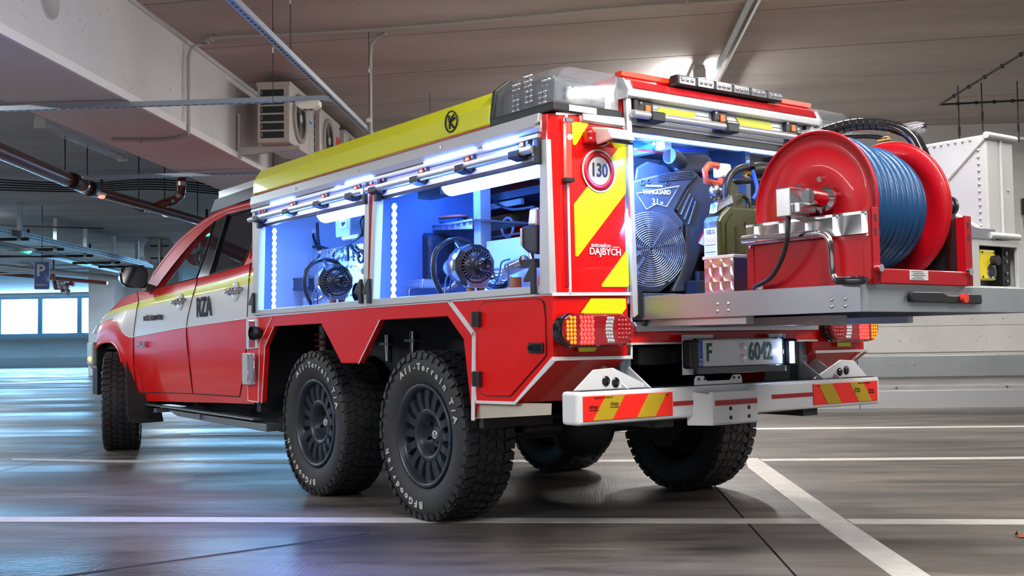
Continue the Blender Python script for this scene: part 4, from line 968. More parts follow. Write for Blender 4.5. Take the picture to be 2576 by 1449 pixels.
# --- locker interior walls
DBL = M('dark locker wall', (.07,.10,.16), .4, metal=.3)
part('rear_bulkhead', MB().box((-.42,-.93,.96), (-.39,-.35,1.62), MATS['dark post']), TR)
part('locker_back', MB().box((-1.84,-.28,.96), (-.42,-.25,1.70), DBL).box((-1.84,-.30,.96), (-1.34,-.28,1.66), LGR), TR, 'back wall of the front locker')
part('locker_back', MB().box((-.38,.2,.96), (1.0,.23,1.70), DBL), TR, 'back wall of the rear locker')
part('inner_panel', MB().box((-.02,-.52,.96), (.99,-.50,1.30), LGR), TR, 'pale inner panel')
part('inner_post', MB().box((-.10,-.54,.96), (-.04,-.48,1.62), LGR), TR); part('inner_post', MB().box((.42,-.52,1.30), (.47,-.48,1.50), ALU), TR); part('inner_panel', MB().box((.74,-.52,1.30), (1.0,-.50,1.66), DBL), TR)
part('roof_beam', MB().box((-.38,-.9,1.60), (1.0,-.86,1.66), LGR).box((-.38,-.30,1.62), (1.0,-.26,1.68), LGR).box((.0,-.86,1.62), (.05,.2,1.67), LGR).box((.5,-.86,1.62), (.55,.2,1.67), LGR), TR)
part('roof_lining', MB().box((.30,-.86,1.672), (1.02,-.30,1.68), SWXZ), TR)
# ================================================================== REAR FACE
JB = MB()
# corner column and corner panel
part('corner_column', MB().prism([(.98,-.955,.99),(1.03,-.955,.99),(1.06,-.925,.99),(1.06,-.585,.99),(.98,-.585,.99)], (0,0,.705), RED), TR, 'red rear left corner', bevel=.004)
part('corner_column', MB().prism([(.98,.955,.99),(1.03,.955,.99),(1.06,.925,.99),(1.06,.585,.99),(.98,.585,.99)], (0,0,.705), RED), TR, bevel=.004)
def rline(pxs, w_=.010, m=WHT, x=XR):
    pts = [XP(a,b,x) for a,b in pxs]; mb = MB()
    for a, b in zip(pts, pts[1:]):
        d = (b-a).normalized(); u = d.cross(Vector((1,0,0))); mb.obox((a+b)/2+Vector((.0015,0,0)), d, u, (1,0,0), (b-a).length+w_*.8, w_, .003, m)
    return part('white_line', mb, TR)
rline([(1424,290),(1434,738)], .012); rline([(1391,740),(1590,739)], .013); rline([(1400,286),(1458,286),(1461,303),(1565,319),(1570,322)], .010)
rline([(1588,739),(1588,898)], .010); rline([(1391,902),(1588,899)], .013); rline([(1570,322),(1590,739)], .006)
def corner_black(s):
    q = MB(); return q
def yfilm(pxs, lab=None, x=XR, nm='reflective_film'): return part(nm, rear(pxs, .0035, YEL, x), TR, lab, bevel=0)
yfilm([(1437,307),(1475,308),(1479,313),(1449,363),(1444,366),(1440,362)])
yfilm([(1567,357),(1571,357),(1573,486),(1453,645),(1447,645),(1443,514),(1480,466),(1536,398)], 'long yellow slanting film')
yfilm([(1575,631),(1579,632),(1581,718),(1576,722),(1514,722),(1513,716)])
yfilm([(1486,751),(1573,751),(1574,775),(1562,791),(1458,791)])
yfilm([(1453,873),(1503,872),(1494,884),(1456,885)])
part('reflective_film', side([(1363,558),(1382,559),(1382,598),(1363,599)], .003, YEL, YS+.0, False), TR)
part('corner_plate', side([(1373,604),(1384,604),(1387,738),(1377,740)], .004, GRY, YS, False), TR)
# speed disc
c = XP(1506,430,XR+.004); sp = MB().cyl(c, c+Vector((.003,0,0)), .086, WHT, 40).lathe([(.079,.003),(.079,.0045),(.056,.0045),(.056,.003)], c, (1,0,0), RFD if False else M('sign red film',(.55,.01,.02),.35), 40)
sp.text('130', c+Vector((.004,0,0)), (0,1,0), (0,0,1), .075, BLK, .002, .02, .80)
part('speed_disc', sp, TR, 'round 130 speed disc')
wt = MB().text('autosalon', XP(1512,617,XR+.003), (0,1,0), (0,0,1), .025, WHT, .002, .012, 1.05).obox(XP(1549,622,XR+.003), (0,1,0), (0,0,1), (1,0,0), .035, .003, .002, WHT)
part('writing', wt, TR, 'small white line of writing'); part('writing', MB().text('DAJBYCH', XP(1523,634,XR+.003), (0,1,0), (0,0,1), .038, WHT, .002, .02, 1.02), TR, 'white capital letters')
# marker lamp on the corner
MRK = M('marker red glow', (.6,.01,.01), .15, coat=1., emit=(1,.03,.02), es=5.)
part('marker_lamp', MB().prism([(1.062,-.905,1.44),(1.085,-.90,1.44),(1.085,-.875,1.44),(1.062,-.87,1.44)], (0,0,.22), MRK), TR, 'slim glowing red corner lamp', bevel=.006)
part('lit_led', MB().sphere((1.087,-.887,1.60), .012, M('red led core',(1,.1,.08),.3,emit=(1,.10,.06),es=14.), 10), TR, 'glowing core of the corner lamp')
part('lamp_end', MB().box((1.06,-.91,1.655), (1.09,-.868,1.675), CHR).box((1.06,-.91,1.425), (1.09,-.868,1.442), BLK), TR, bevel=.003)
part('reflector', rear([(1416,470),(1427,470),(1433,720),(1422,722)], .003, RFD), TR)
# work lamp on a bracket
c = XP(1530,345,1.12)
wl_ = MB().prism([(1.07,c.y-.045,c.z+.045),(1.17,c.y-.045,c.z+.025),(1.20,c.y-.045,c.z-.02),(1.10,c.y-.045,c.z-.03)], (0,.12,0), M('lamp hood',(.72,.73,.74),.35))
WL = part('work_lamp', wl_, TR, 'small hooded rear work lamp', bevel=.006)
part('lamp_lens', MB().box((1.10,c.y-.035,c.z-.036), (1.19,c.y+.065,c.z-.026), BLKG), WL)
part('lamp_bracket', MB().box((1.06,c.y-.085,c.z-.025), (1.10,c.y-.045,c.z+.022), REDD), WL, 'red bracket', bevel=.006)
for z in (-.012,.014): part('bolt', MB().sphere((1.115,c.y-.085,c.z+z), .006, CHR, 8), WL)
# step rail above the corner panel
part('corner_rail', MB().prism([XP(a,b,1.06) for a,b in ((1459,287),(1563,298),(1565,320),(1460,304))], (.02,0,0), ALUW), TR, 'white rail above the corner panel', bevel=.003)
# upper raised centre box with hood
part('raised_roof', MB().box((.30,-.585,1.70), (1.05,.585,1.895), RED), TR, 'raised red roof section', bevel=.004)
part('hood_rail', MB().prism([(1.04,-.60,1.875),(1.085,-.60,1.862),(1.105,-.60,1.82),(1.10,-.60,1.795),(1.04,-.60,1.79)], (0,1.20,0), WHT), TR, 'white aluminium hood over the rear shutter', bevel=.004)
part('hood_cap', MB().prism([(1.035,-.606,1.885),(1.085,-.606,1.868),(1.112,-.606,1.82),(1.105,-.606,1.785),(1.035,-.606,1.785)], (0,.008,0), ALU).prism([(1.035,.606,1.885),(1.085,.606,1.868),(1.112,.606,1.82),(1.105,.606,1.785),(1.035,.606,1.785)], (0,-.008,0), ALU), TR)
part('hood_stripe', MB().prism([(1.0873,-.57,1.857),(1.0925,-.57,1.860),(1.108,-.57,1.829),(1.1035,-.57,1.826)], (0,1.14,0), RFD), TR, 'dark red stripe along the hood')
part('hood_top', MB().box((1.02,-.59,1.885), (1.062,.59,1.905), M('orange red edge',(.85,.05,.01),.35)), TR, 'orange-red top edge')
HB = MB().box((1.065,-.33,1.870), (1.115,.33,1.915), BLK)
HBp = part('warning_light', HB, TR, 'slim black six-lens warning light bar', bevel=.008)
for k in range(6):
    yk = -.275+k*.11; lm = MB().box((1.113,yk-.045,1.876), (1.119,yk+.045,1.908), CLR)
    for j in (-.028,0,.028): lm.sphere((1.118,yk+j,1.892), .010, CHR, 8)
    part('lens', lm, HBp, 'clear three-lamp lens')
# rear jambs
part('jamb', rear([(1565,215),(1580,252),(1598,792),(1586,800),(1577,500)], .02, ALUW, XR), TR, 'aluminium rear left jamb', bevel=.003)
jb = [XP(a,b,XR) for a,b in ((1565,215),(1580,252),(1598,792),(1586,800),(1577,500))]
part('jamb', MB().prism([Vector((p.x,-p.y-.0,p.z)) for p in jb], (.02,0,0), ALUW), TR, 'aluminium rear right jamb', bevel=.003)
for s in (-1,1): part('inner_jamb', MB().box((.98,s*.575,.96), (1.05,s*.55,1.80), ALUW), TR)
# rear shutter
sh = MB()
for k in range(4): sh.box((1.048,-.55,1.79-.026*(k+1)+.001), (1.062,.55,1.79-.026*k), ALUW)
RS = part('shutter', sh, TR, 'bottom slats of the raised rear shutter', bevel=.002)
part('slat_seal', MB().box((1.045,-.55,1.66), (1.06,.55,1.685), BLK), RS)
for pp in ([(1658,270),(1752,284),(1736,309),(1643,296)], [(1849,294),(1935,307),(1950,338),(1868,324)]): part('film', rear(pp, .003, YEL, 1.063), RS, 'yellow slanting film')
part('pull_tube', MB().cyl((1.10,-.57,1.724), (1.10,.56,1.724), .0165, ALU, 16), RS, 'silver pull tube')
for px, py in ((1624,277),(1812,300),(1990,325)):
    c = XP(px, py, 1.07)
    part('clip', MB().box((1.062,c.y-.05,c.z-.03), (1.08,c.y+.035,c.z+.035), BLK).box((1.062,c.y-.01,1.70), (1.122,c.y+.065,1.742), BLK).box((1.062,c.y-.045,1.70), (1.08,c.y+.04,c.z), BLK), RS, 'black clip with an orange button', bevel=.006)
    part('button', MB().box((1.079,c.y-.012,c.z-.014), (1.086,c.y+.016,c.z+.018), ORG), RS, 'orange push button', bevel=.003)
    part('rivet', MB().sphere((1.08,c.y-.035,c.z+.022), .008, CHR, 8), RS)
for s in (-1,1): part('guide_stop', MB().box((1.06,s*.535-.012,1.72), (1.085,s*.535+.012,1.79), BLK), TR, bevel=.003)
c = XP(1608,770,1.075); part('locker_catch', MB().prism([(1.08,c.y-.012,c.z-.05),(1.08,c.y+.016,c.z-.05),(1.08,c.y+.016,c.z-.0),(1.08,c.y+.03,c.z+.01),(1.08,c.y,c.z+.06),(1.08,c.y-.012,c.z+.06)], (.014,0,0), BLK), TR, bevel=.003)
# rear threshold under the tray
part('threshold', MB().box((.95,-.575,.862), (1.075,.575,.885), STL).prism([(1.075,-.565,.885),(1.09,-.565,.868),(1.09,-.565,.845),(1.05,-.565,.845)], (0,1.13,0), STL), TR, 'polished steel threshold', bevel=.002)
part('rear_crossbar', MB().box((1.0,-.575,.80), (1.068,.575,.845), RED), TR, 'red bar under the threshold', bevel=.003)
part('white_line', MB().box((1.0,-.578,.793), (1.071,.578,.801), WHT), TR)
part('inner_panel', MB().box((.10,.595,.96), (.98,.61,1.70), LGR), TR); part('inner_panel', MB().box((.32,-.57,1.685), (1.03,.57,1.693), LGR), TR)
for x in (.45,.75,.95): part('roof_beam', MB().box((x,-.57,1.655), (x+.03,.57,1.684), ALUW), TR)
part('bay_light_bar', MB().box((1.0,-.50,1.655), (1.02,.50,1.668), LEDD), TR, 'light bar across the rear bay')
part('roof_valley', MB().box((-1.8,-.2,1.56), (.2,.2,1.60), DBL), TR)
# --- beacons on the roof corners
BLN = M('beacon lens', (.38,.41,.46), .04, alpha=.30, coat=1.); BIN = M('beacon inner', (.12,.13,.14), .3, metal=.6)
def beacon(s):   # s=1: the left one, towards the viewer
    Y = lambda v: s*v
    b = MB().prism([(.655,Y(-.965),1.70),(1.075,Y(-.955),1.70),(1.075,Y(-.60),1.70),(.655,Y(-.60),1.70)], (0,0,.035), BLK)
    b.prism([(.655,Y(-.962),1.70),(.655,Y(-.965),1.735),(.665,Y(-.955),1.85),(.675,Y(-.89),1.90),(.675,Y(-.60),1.90),(.655,Y(-.60),1.70)], (.022,0,0), BLK)
    B = part('beacon', b, TR, 'left corner beacon with a clear angular lens' if s > 0 else 'right corner beacon', bevel=.005)
    sec = [(-.955,1.735),(-.945,1.83),(-.90,1.885),(-.86,1.90),(-.62,1.90),(-.62,1.735)]
    ln = MB(); r = []
    for x, k in ((.68,1),(.95,1),(1.0,.985),(1.045,.93),(1.07,.80)):
        r.append([Vector((x, Y(-.62+(y+.62)*(1-(1-k)*.9)), 1.735+(z-1.735)*k)) for y, z in sec])
    ln.grid(r, BLN, False); ln.add(r[-1], [tuple(range(6))], BLN)
    part('lens', ln, B, 'clear lens')
    inn = MB().prism([(.69,Y(-.92),1.74),(1.04,Y(-.92),1.74),(1.04,Y(-.66),1.74),(.69,Y(-.66),1.74)], (0,0,.10), BIN)
    inn.prism([(.72,Y(-.9),1.74),(.72,Y(-.88),1.87),(.72,Y(-.7),1.87),(.72,Y(-.7),1.74)], (.26,0,0), BIN)
    part('reflector_block', inn, B, bevel=.01)
    k = 0
    for gx_, gz in ((.78,1.84),(.86,1.86),(.80,1.77),(.89,1.79),(.98,1.82),(.98,1.77)):
        g_ = MB()
        for i in range(2):
            for j in range(3): g_.sphere((gx_-.018+.03*i, Y(-.93+.018*(gz>1.80)), gz-.022+.021*j), .0105, CHR, 8)
        part('lamp_cluster', g_, B)
    for yy in (-.86,-.76): part('lamp_cluster', MB().sphere((1.05,Y(yy),1.80), .013, CHR, 8).sphere((1.05,Y(yy),1.77), .013, CHR, 8).sphere((1.05,Y(yy+.03),1.80), .013, CHR, 8).sphere((1.05,Y(yy+.03),1.77), .013, CHR, 8), B)
    part('type_label', MB().box((1.0755,Y(-.88),1.705), (1.077,Y(-.74),1.73), GRY), B)
beacon(1); beacon(-1)
# --- tail lamps
TLB = M('tail lamp red', (.30,.004,.008), .07, coat=1.); TLO = M('tail lamp amber', (1,.30,.01), .15, emit=(1,.28,.01), es=.7)
TLR = M('tail lamp red lit', (1,.03,.02), .15, emit=(1,.035,.03), es=3.2); TLW = M('tail lamp clear', (.7,.7,.72), .12, metal=.6); TLD = M('tail lamp dull red', (.45,.005,.01), .15, coat=1.)
def tail(s):
    c = Vector((1.06, s*.787, .853)); nm = 'left' if s < 0 else 'right'
    out = [Vector((0,y,z)) for y, z in rrect(.375,.132,.0655,8)]
    TL = part('tail_lamp', MB().prism([c+p for p in out], (.045,0,0), BLKG), TR, nm+' tail lamp, long oval', bevel=.01)
    part('lens', MB().prism([c+Vector((.044,0,0))+p*.95 for p in out], (.022,0,0), TLB), TL, 'red lens', bevel=.012, seg=3)
    X = 1.1262
    def dots(nm_, pts, m, r, lab=None):
        q = MB()
        for y, z in pts: q.sphere((X, c.y+s*y, c.z+z), r, m, 8, (.5,1,1))
        part(nm_, q, TL, lab)
    # y measured from lamp centre towards the truck's outer side
    O_ = []; 
    for i in range(3):
        for j in range(-3,4):
            yy = .158-.017*i; zz = j*.0155
            if (yy-.12)**2+zz**2 < .0585**2: O_.append((yy-.004*abs(j)*(i>0)*0, zz))
    Rr = [(.088-.018*i+.004*(j%2), j*.016) for i in range(4) for j in range(-3,4)]
    Wt = [(-.045-.012*i+.010*(1-(j/3.2)**2), j*.0145) for i in range(3) for j in range(-3,4)]
    Dd = [(-.10-.018*i, j*.017) for i in range(4) for j in range(-2,3) if (.018*i)**2+(j*.017)**2 < .06**2]
    dots('amber_leds', O_, TLO, .0078, 'amber lamp field'); dots('red_leds', Rr, TLR, .0085, 'lit red lamp field')
    dots('clear_leds', Wt, TLW, .0085, 'clear reversing lamp field'); dots('dull_leds', Dd, TLD, .0085, 'unlit red lamp field')
tail(-1); tail(1)
for s in (1,):
    part('reflective_film', MB().box((1.061,s*.78-.05,.765), (1.064,s*.78+.05,.785), YEL), TR)
# --- bumper beam
XBU = 1.15
a = [(XBU,-.922,.618),(XBU,-.922,.495),(XBU,-.915,.495)]
bm_ = MB().box((XBU-.10,-.925,.492), (XBU,.925,.620), WHT)
BU = part('rear_bumper', bm_, TR, 'white rear bumper beam', bevel=.014, seg=3)
part('bumper_tread', MB().box((XBU-.095,-.90,.6195), (XBU-.012,.90,.6225), BLK), BU)
RFL = M('warning red film', (.95,.02,.01), .4, emit=(1,.03,.01), es=.05); RFG = M('warning yellow film', (.52,.36,.01), .4)
def chevron(s):
    yo_, yi = s*.90, s*.435; z0, z1 = .508, .602
    p = part('warning_board', MB().box((XBU,min(yo_,yi),z0), (XBU+.004,max(yo_,yi),z1), RFL), BU, 'red and yellow striped warning board', bevel=.002)
    L_ = abs(yo_-yi); 
    for a0 in (.10,.58):
        w_ = .21; sl = .14
        f = lambda t, z: Vector((XBU+.0042, yo_-s*L_*(t), z))
        # stripes lean towards the outside at the bottom
        pts = [f(a0,z0+.002), f(a0+w_,z0+.002), f(min(1,a0+w_+sl),z1-.002), f(a0+sl,z1-.002)]
        part('stripe', MB().prism(pts, (.0012,0,0), RFG), p, 'dull yellow stripe')
    part('print', MB().text('alsap', (XBU+.0058,s*.85,.562), (0,1,0), (0,0,1), .022, BLK, .001, .0).text('www.alsap.cz', (XBU+.0058,s*.85,.549), (0,1,0), (0,0,1), .009, BLK, .001, .0).text('alsap', (XBU+.0058,s*.745,.570), (0,1,0), (0,0,1), .022, BLK, .001, .0).text('www.alsap.cz', (XBU+.0058,s*.745,.557), (0,1,0), (0,0,1), .009, BLK, .001, .0).text('REFLEXITE DAYBRIGHT', (XBU+.0058,s*.80,.594), (0,1,0), (0,0,1), .009, BLK, .001, .0).text('TOP', (XBU+.0058,s*.47,.592), (0,1,0), (0,0,1), .010, BLK, .001, .0), p)
chevron(-1); chevron(1)
part('bumper_stripe', MB().box((XBU,-.43,.545), (XBU+.002,-.30,.563), RFD).box((XBU,.16,.548), (XBU+.002,.43,.566), RFD), BU, 'dark red stripe')
hm_ = MB().prism([(XBU-.05,-.30,.60),(XBU+.06,-.27,.60),(XBU+.06,-.03,.60),(XBU-.05,.0,.60)], (0,0,-.145), WHT)
tp = MB().prism([(XBU+.04,-.27,.595),(XBU+.062,-.27,.595),(XBU+.062,-.0,.595),(XBU+.04,-.0,.595)], (0,0,-.135), WHT).prism([(XBU-.02,-.32,.46),(XBU+.062,-.27,.46),(XBU+.062,-.0,.46),(XBU-.02,.03,.46)], (0,0,.01), WHT)
tp.prism([(XBU-.02,-.335,.60),(XBU+.06,-.272,.585),(XBU+.06,-.272,.46),(XBU-.02,-.335,.46)], (0,.008,0), WHT).prism([(XBU-.02,.03,.615),(XBU+.06,.0,.61),(XBU+.06,.0,.46),(XBU-.02,.03,.46)], (0,-.008,0), WHT)
TP = part('tow_bracket', tp, BU, 'white box-shaped tow bracket', bevel=.004)
# bracket sub-details hang on the truck root so they stay within three levels
part('tow_stripe', MB().box((XBU+.062,-.255,.540), (XBU+.0645,-.005,.561), RFD), TR, 'dark red stripe')
for y in (-.165,-.055):
    for z in (.488,.525): part('bolt_hole', MB().cyl((XBU+.06,y,z), (XBU+.0635,y,z), .0085, DRK, 12), TR)
tab = MB().prism([(XBU-.02,y,z) for y,z in ((-.29,.622),(-.29,.645),(-.28,.66),(-.24,.66),(-.22,.638),(-.08,.638),(-.06,.66),(-.02,.66),(-.01,.645),(-.01,.622))], (.008,0,0), WHT)
part('tow_tab', tab, TR, 'white bolt-on tab', bevel=.002)
for y in (-.27,-.235,-.06,-.03): part('bolt_hole', MB().cyl((XBU-.013,y,.647), (XBU-.0105,y,.647), .006, DRK, 10), TR)
for s in (-1,1):
    for yy, xx in ((s*.66,0),(s*.54,0)):
        br = MB().prism([(XBU-.01,yy,.62),(.78,yy,.60),(.80,yy,.70),(.93,yy,.715),(1.0,yy,.71)], (0,.008*-s,0), WHT)
        part('bumper_bracket', br, TR, 'white triangular bumper bracket', bevel=.002)
    pl_ = MB().prism([(XBU-.05,s*.90,.622),(XBU-.05,s*.80,.70),(XBU-.05,s*.70,.705),(XBU-.05,s*.50,.622)], (-.008,0,0), WHT)
    q_ = part('bumper_plate', pl_, TR, 'white triangular plate with two black holes', bevel=.002)
    for yy in (.74,.69): part('hole_plug', MB().lathe([(.001,.006),(.017,.004),(.02,0)], (XBU-.048,s*yy,.655 if yy > .7 else .648), (1,0,0), BLKG, 16), q_)
    part('side_beam', MB().box((.95,s*.55-.03,.50), (1.01,s*.55+.03,.80), M('blue grey steel',(.24,.30,.34),.35,metal=.4,bump=.5,bscale=30)), TR, 'grey upright steel beam', bevel=.01)
part('tow_eye', MB().cyl((.9,-.30,.745), (1.06,-.30,.745), .030, DRK, 18).cyl((1.05,-.30,.745), (1.062,-.30,.745), .024, BLKG, 18).box((.9,-.5,.71), (1.03,-.2,.78), DRK), TR)
# --- licence plate with its two lamps
PX = 1.13
part('plate_carrier', MB().box((PX-.03,-.325,.665), (PX-.02,-.15,.83), WHT).box((PX-.03,.20,.665), (PX-.02,.31,.83), WHT), TR, 'white carrier sheet')
LPL = part('licence_plate', MB().box((PX-.012,-.262,.697), (PX,.262,.808), M('plate white',(.74,.76,.78),.3,coat=.5)), TR, 'white licence plate F 6042', bevel=.003)
part('plate_frame', MB().box((PX-.02,-.272,.665), (PX+.004,.272,.696), BLKG).box((PX-.02,-.272,.808), (PX+.004,.272,.815), BLKG).box((PX-.02,.262,.69), (PX+.004,.272,.81), BLKG), LPL, 'glossy black plate frame', bevel=.003)
part('country_band', MB().box((PX,-.262,.698), (PX+.001,-.235,.807), M('band blue',(.02,.10,.62),.35)), LPL, 'blue country band')
GRN = M('plate green', (.0,.085,.075), .4)
pt = MB().text('Z', (PX+.002,-.2485,.716), (0,1,0), (0,0,1), .034, WHT, .001, .01, .8)
part('characters', MB().text('F', (PX+.001,-.198,.752), (0,1,0), (0,0,1), .105, GRN, .003, .02, .7).text('6042', (PX+.001,.118,.752), (0,1,0), (0,0,1), .105, GRN, .003, .02, .74), LPL, 'dark green characters F and 6042')
part('country_letter', pt, LPL)
for z in (.775,.727): part('seal', MB().lathe([(.001,.004),(.015,.004),(.0165,.001),(.019,.0)], (PX+.001,.008,z), (1,0,0), WHT, 20), LPL, 'round clear seal')
for s in (-1,1):
    y = s*.305
    PL = part('plate_lamp', MB().prism([(PX-.02,y-.032,.69),(PX+.03,y-.026,.69),(PX+.03,y+.026,.69),(PX-.02,y+.032,.69)], (0,0,.118), BLK), TR, 'black plate lamp' if s < 0 else 'black plate lamp with a bright white lens', bevel=.01)
    if s > 0: part('lens', MB().box((PX+.028,y-.03,.70), (PX+.032,y-.002,.795), LED), PL, 'bright lens')
_l = bpy.data.lights.new('plate_light','POINT'); _l.energy = .22; _l.color = (.75,.85,1); _l.shadow_soft_size = .01
_o = bpy.data.objects.new('plate_light', _l); COL.objects.link(_o); _o.location = W((PX+.045,.272,.75))
# ================================================================== TRAY AND WHAT RIDES ON IT
TRAYS = M('tray stainless', (.36,.38,.42), .36, metal=.85, bump=.02, bscale=30)
TY0, TY1, TX, TZ = -.53, .53, 2.133, .985
t_ = MB().box((.15,TY0,.955), (TX,TY1,.975), TRAYS)
TRY = part('slide_tray', t_, TR, 'long pulled-out stainless slide tray')
part('tray_side', MB().box((.15,TY0-.002,.893), (TX,TY0+.004,.985), TRAYS), TRY, bevel=.001)
part('tray_side', MB().box((.15,TY1-.004,.893), (TX,TY1+.002,.985), TRAYS), TRY, bevel=.001)
part('tray_front', MB().box((TX-.004,TY0,.893), (TX+.002,TY1,.985), GALV), TRY, bevel=.002)
for px, py in ((1806,765),(1833,764),(1806,783),(1833,781),(2093,754),(2127,752),(2093,771),(2127,770)):
    c = YP(px,py,TY0); part('rivet', MB().sphere((c.x,TY0-.002,c.z), .0075, STL, 10, (1,.6,1)), TRY)
hp = [(-.285,.952),(-.275,.965),(-.10,.966),(-.07,.955),(.02,.955),(.05,.962),(.14,.962),(.145,.935),(.14,.925),(-.27,.93),(-.285,.938)]
HN = part('handle', MB().prism([(TX+.002,y,z-.003) for y,z in hp], (.018,0,0), BLK), TRY, 'long black tray handle', bevel=.004)
part('release_button', MB().cyl((TX+.018,.02,.942), (TX+.034,.02,.942), .017, M('button red',(.75,.04,.03),.35), 18), TRY, 'red release button')
part('slide_rail', MB().box((.2,TY0+.02,.865), (1.62,TY0+.06,.893), GALV).box((.2,TY1-.06,.865), (1.62,TY1-.02,.893), GALV).box((1.0,-.2,.86), (1.75,-.1,.893), GALV), TR, 'steel slide rails under the tray')
part('slide_rail', MB().box((.2,TY0-.0,.872), (1.10,TY0+.012,.890), DRK), TR)
# ---- hose reel
rx, rz, rr = 1.898, 1.268, .258
HR = thing('hose_reel', 'big red hose reel wound with blue hose at the end of the slide tray', 'hose reel', (1.9,-.25,.985), 't')
for y, s in ((-.45,-1),(-.05,1)):
    d_ = MB().lathe([(.001,0),(.07,0),(.075,.004*s),(.19,.004*s),(.20,-.002*s),(.245,-.002*s),(rr,.006*s),(rr+.003,.012*s),(rr-.003,.014*s)], (rx,y,rz), (0,1,0), REDD, 72)
    d_.tube([(rx+rr*math.cos(2*pi*k/64),y+s*.01,rz+rr*math.sin(2*pi*k/64)) for k in range(64)], .006, REDD, 6, closed=True)
    D = part('reel_disc', d_, HR, 'red disc of the reel')
    for a in (.3,1.25,2.2,3.3,4.4,5.4):
        R_ = .095 if s < 0 else .15
        part('bolt', MB().cyl((rx+R_*math.cos(a),y,rz+R_*math.sin(a)), (rx+R_*math.cos(a),y-.016,rz+R_*math.sin(a)), .0105, CHR if s<0 else DRK, 6), D)
part('drum', MB().cyl((rx,-.44,rz), (rx,-.06,rz), .12, DRK, 32), HR)
HOSE = M('blue rubber hose', (.004,.055,.16), .38, bump=.12, bscale=180)
yv = -.425; n = 0
for layer, (R_, n0, y0_) in enumerate(((.175,11,-.43),(.20,11,-.43),(.215,9,-.425),(.236,3,-.43))):
    for i in range(n0):
        yy = y0_+.0305*i+.004*(layer % 2)
        tl = .006*math.sin(i*1.7+layer)
        part('hose_turn', MB().tube([(rx+R_*math.cos(a),yy+tl*math.sin(a),rz+R_*math.sin(a)) for a in [2*pi*k/48 for k in range(48)]], .0158, HOSE, 8, closed=True), HR)
# frame of the reel
part('frame_panel', MB().box((1.635,-.503,.985), (2.16,-.498,1.222), REDD), HR, 'red side panel of the reel frame')
part('frame_panel', MB().box((1.635,.03,.985), (2.16,.035,1.23), REDD), HR)
def slotpost(y, x0, x1, ysgn):
    p = MB().box((x0,y,.985), (x1,y+.006*ysgn,1.235), REDD).box((2.158,min(y,y+.042*ysgn),.985), (2.165,max(y,y+.042*ysgn),1.235), REDD)
    o = part('frame_post', p, HR, 'slotted red corner post', bevel=.002)
    for z in (1.20,1.155): part('slot', MB().box((2.1645,y+.016*ysgn,z-.012), (2.166,y+.026*ysgn,z+.012), DRK), o)
    part('bolt', MB().cyl((2.165,y+.03*ysgn,1.035), (2.178,y+.03*ysgn,1.035), .014, CHR, 6), o)
slotpost(-.507, 2.13, 2.165, 1); slotpost(.07, 2.13, 2.165, -1)
part('frame_foot', MB().box((2.155,-.507,.985), (2.165,.07,1.035), REDD).box((1.63,-.507,.985), (1.66,.07,1.0), REDD), HR, 'red lower crossbar', bevel=.003)
part('frame_post', MB().box((1.628,-.507,.985), (1.66,-.497,1.225), REDD), HR, bevel=.002)
c = XP(2312,692,2.166); part('type_label', MB().box((2.165,c.y-.052,c.z-.017), (2.1665,c.y+.052,c.z+.017), M('label silver',(.6,.62,.62),.35)), HR, 'small silver type label')
lm = MB()
for k in range(5): lm.box((2.1666,c.y-.044+.01*(k%2),c.z+.010-.006*k), (2.1668,c.y+.02+.008*(k%3),c.z+.012-.006*k), BLK)
part('print', lm, HR, kind='stuff')
part('dark_guard', MB().prism([(2.12,.0,.99),(2.12,.03,.99),(2.12,.03,1.24),(2.12,.005,1.24)], (.01,0,0), BLK).box((1.70,.0,.99), (2.10,.02,1.20), BLK), HR)
part('trim_plate', MB().box((1.632,-.512,1.150), (2.155,-.504,1.224), SWBIG), HR, 'engine-turned aluminium trim plate')
for px, py in ((1888,570),(1943,566),(2105,545),(2177,536),(2182,592),(1886,622)):
    c = YP(px,py,-.512); part('screw', MB().sphere((c.x,-.512,c.z), .006, STL, 8, (1,.6,1)), HR)
cr = [YP(a,b,-.535) for a,b in ((1870,603),(1960,596),(2040,588),(2066,588),(2082,597),(2090,620),(2095,680),(2100,697),(2112,705))]
part('crank', MB().tube(smoothpath(cr,5), .0115, CHR, 12), HR, 'bent chrome crank')
part('crank_sleeve', MB().cyl(YP(1870,603,-.535), YP(1905,600,-.535), .016, CHR, 14), HR)
part('crank_grip', MB().tube([YP(a,b,-.55) for a,b in ((2100,705),(2108,706),(2140,706),(2172,705),(2181,704))], [.010,.014,.016,.014,.010], BLKG, 12), HR, 'black crank grip')
part('motor_box', MB().box((1.85,-.60,1.225), (1.912,-.50,1.325), STL).box((1.912,-.585,1.235), (1.94,-.50,1.27), STL), HR, 'steel motor box', bevel=.004)
part('coupling', MB().cyl((rx,-.455,rz), (rx,-.53,rz), .036, CHR, 24).cyl((rx,-.455,rz), (rx,-.47,rz), .05, CHR, 24).cyl((1.965,-.47,1.285), (1.955,-.56,1.287), .030, CHR, 20).cyl((1.965,-.47,1.285), (1.964,-.48,1.285), .042, CHR, 20), HR, 'chrome coupling on the hub')
part('cable', MB().tube(smoothpath([(1.885,-.58,1.23),(1.885,-.585,1.17),(1.86,-.575,1.11),(1.81,-.56,1.05),(1.76,-.55,1.015),(1.68,-.525,.997),(1.60,-.43,.987)],5), .0085, BLK, 8), HR, 'black cable')
part('hub_cap', MB().cyl((rx+.13,.02,rz+.02), (rx+.13,.14,rz+.02), .034, BLK, 20).cyl((rx+.13,.14,rz+.02), (rx+.13,.155,rz+.02), .040, BLK, 20).cyl((rx+.13,.11,rz-.02), (rx+.13,.11,rz-.10), .014, CHR, 10), HR, 'black capped outlet')
for px in (1612-1612,): pass
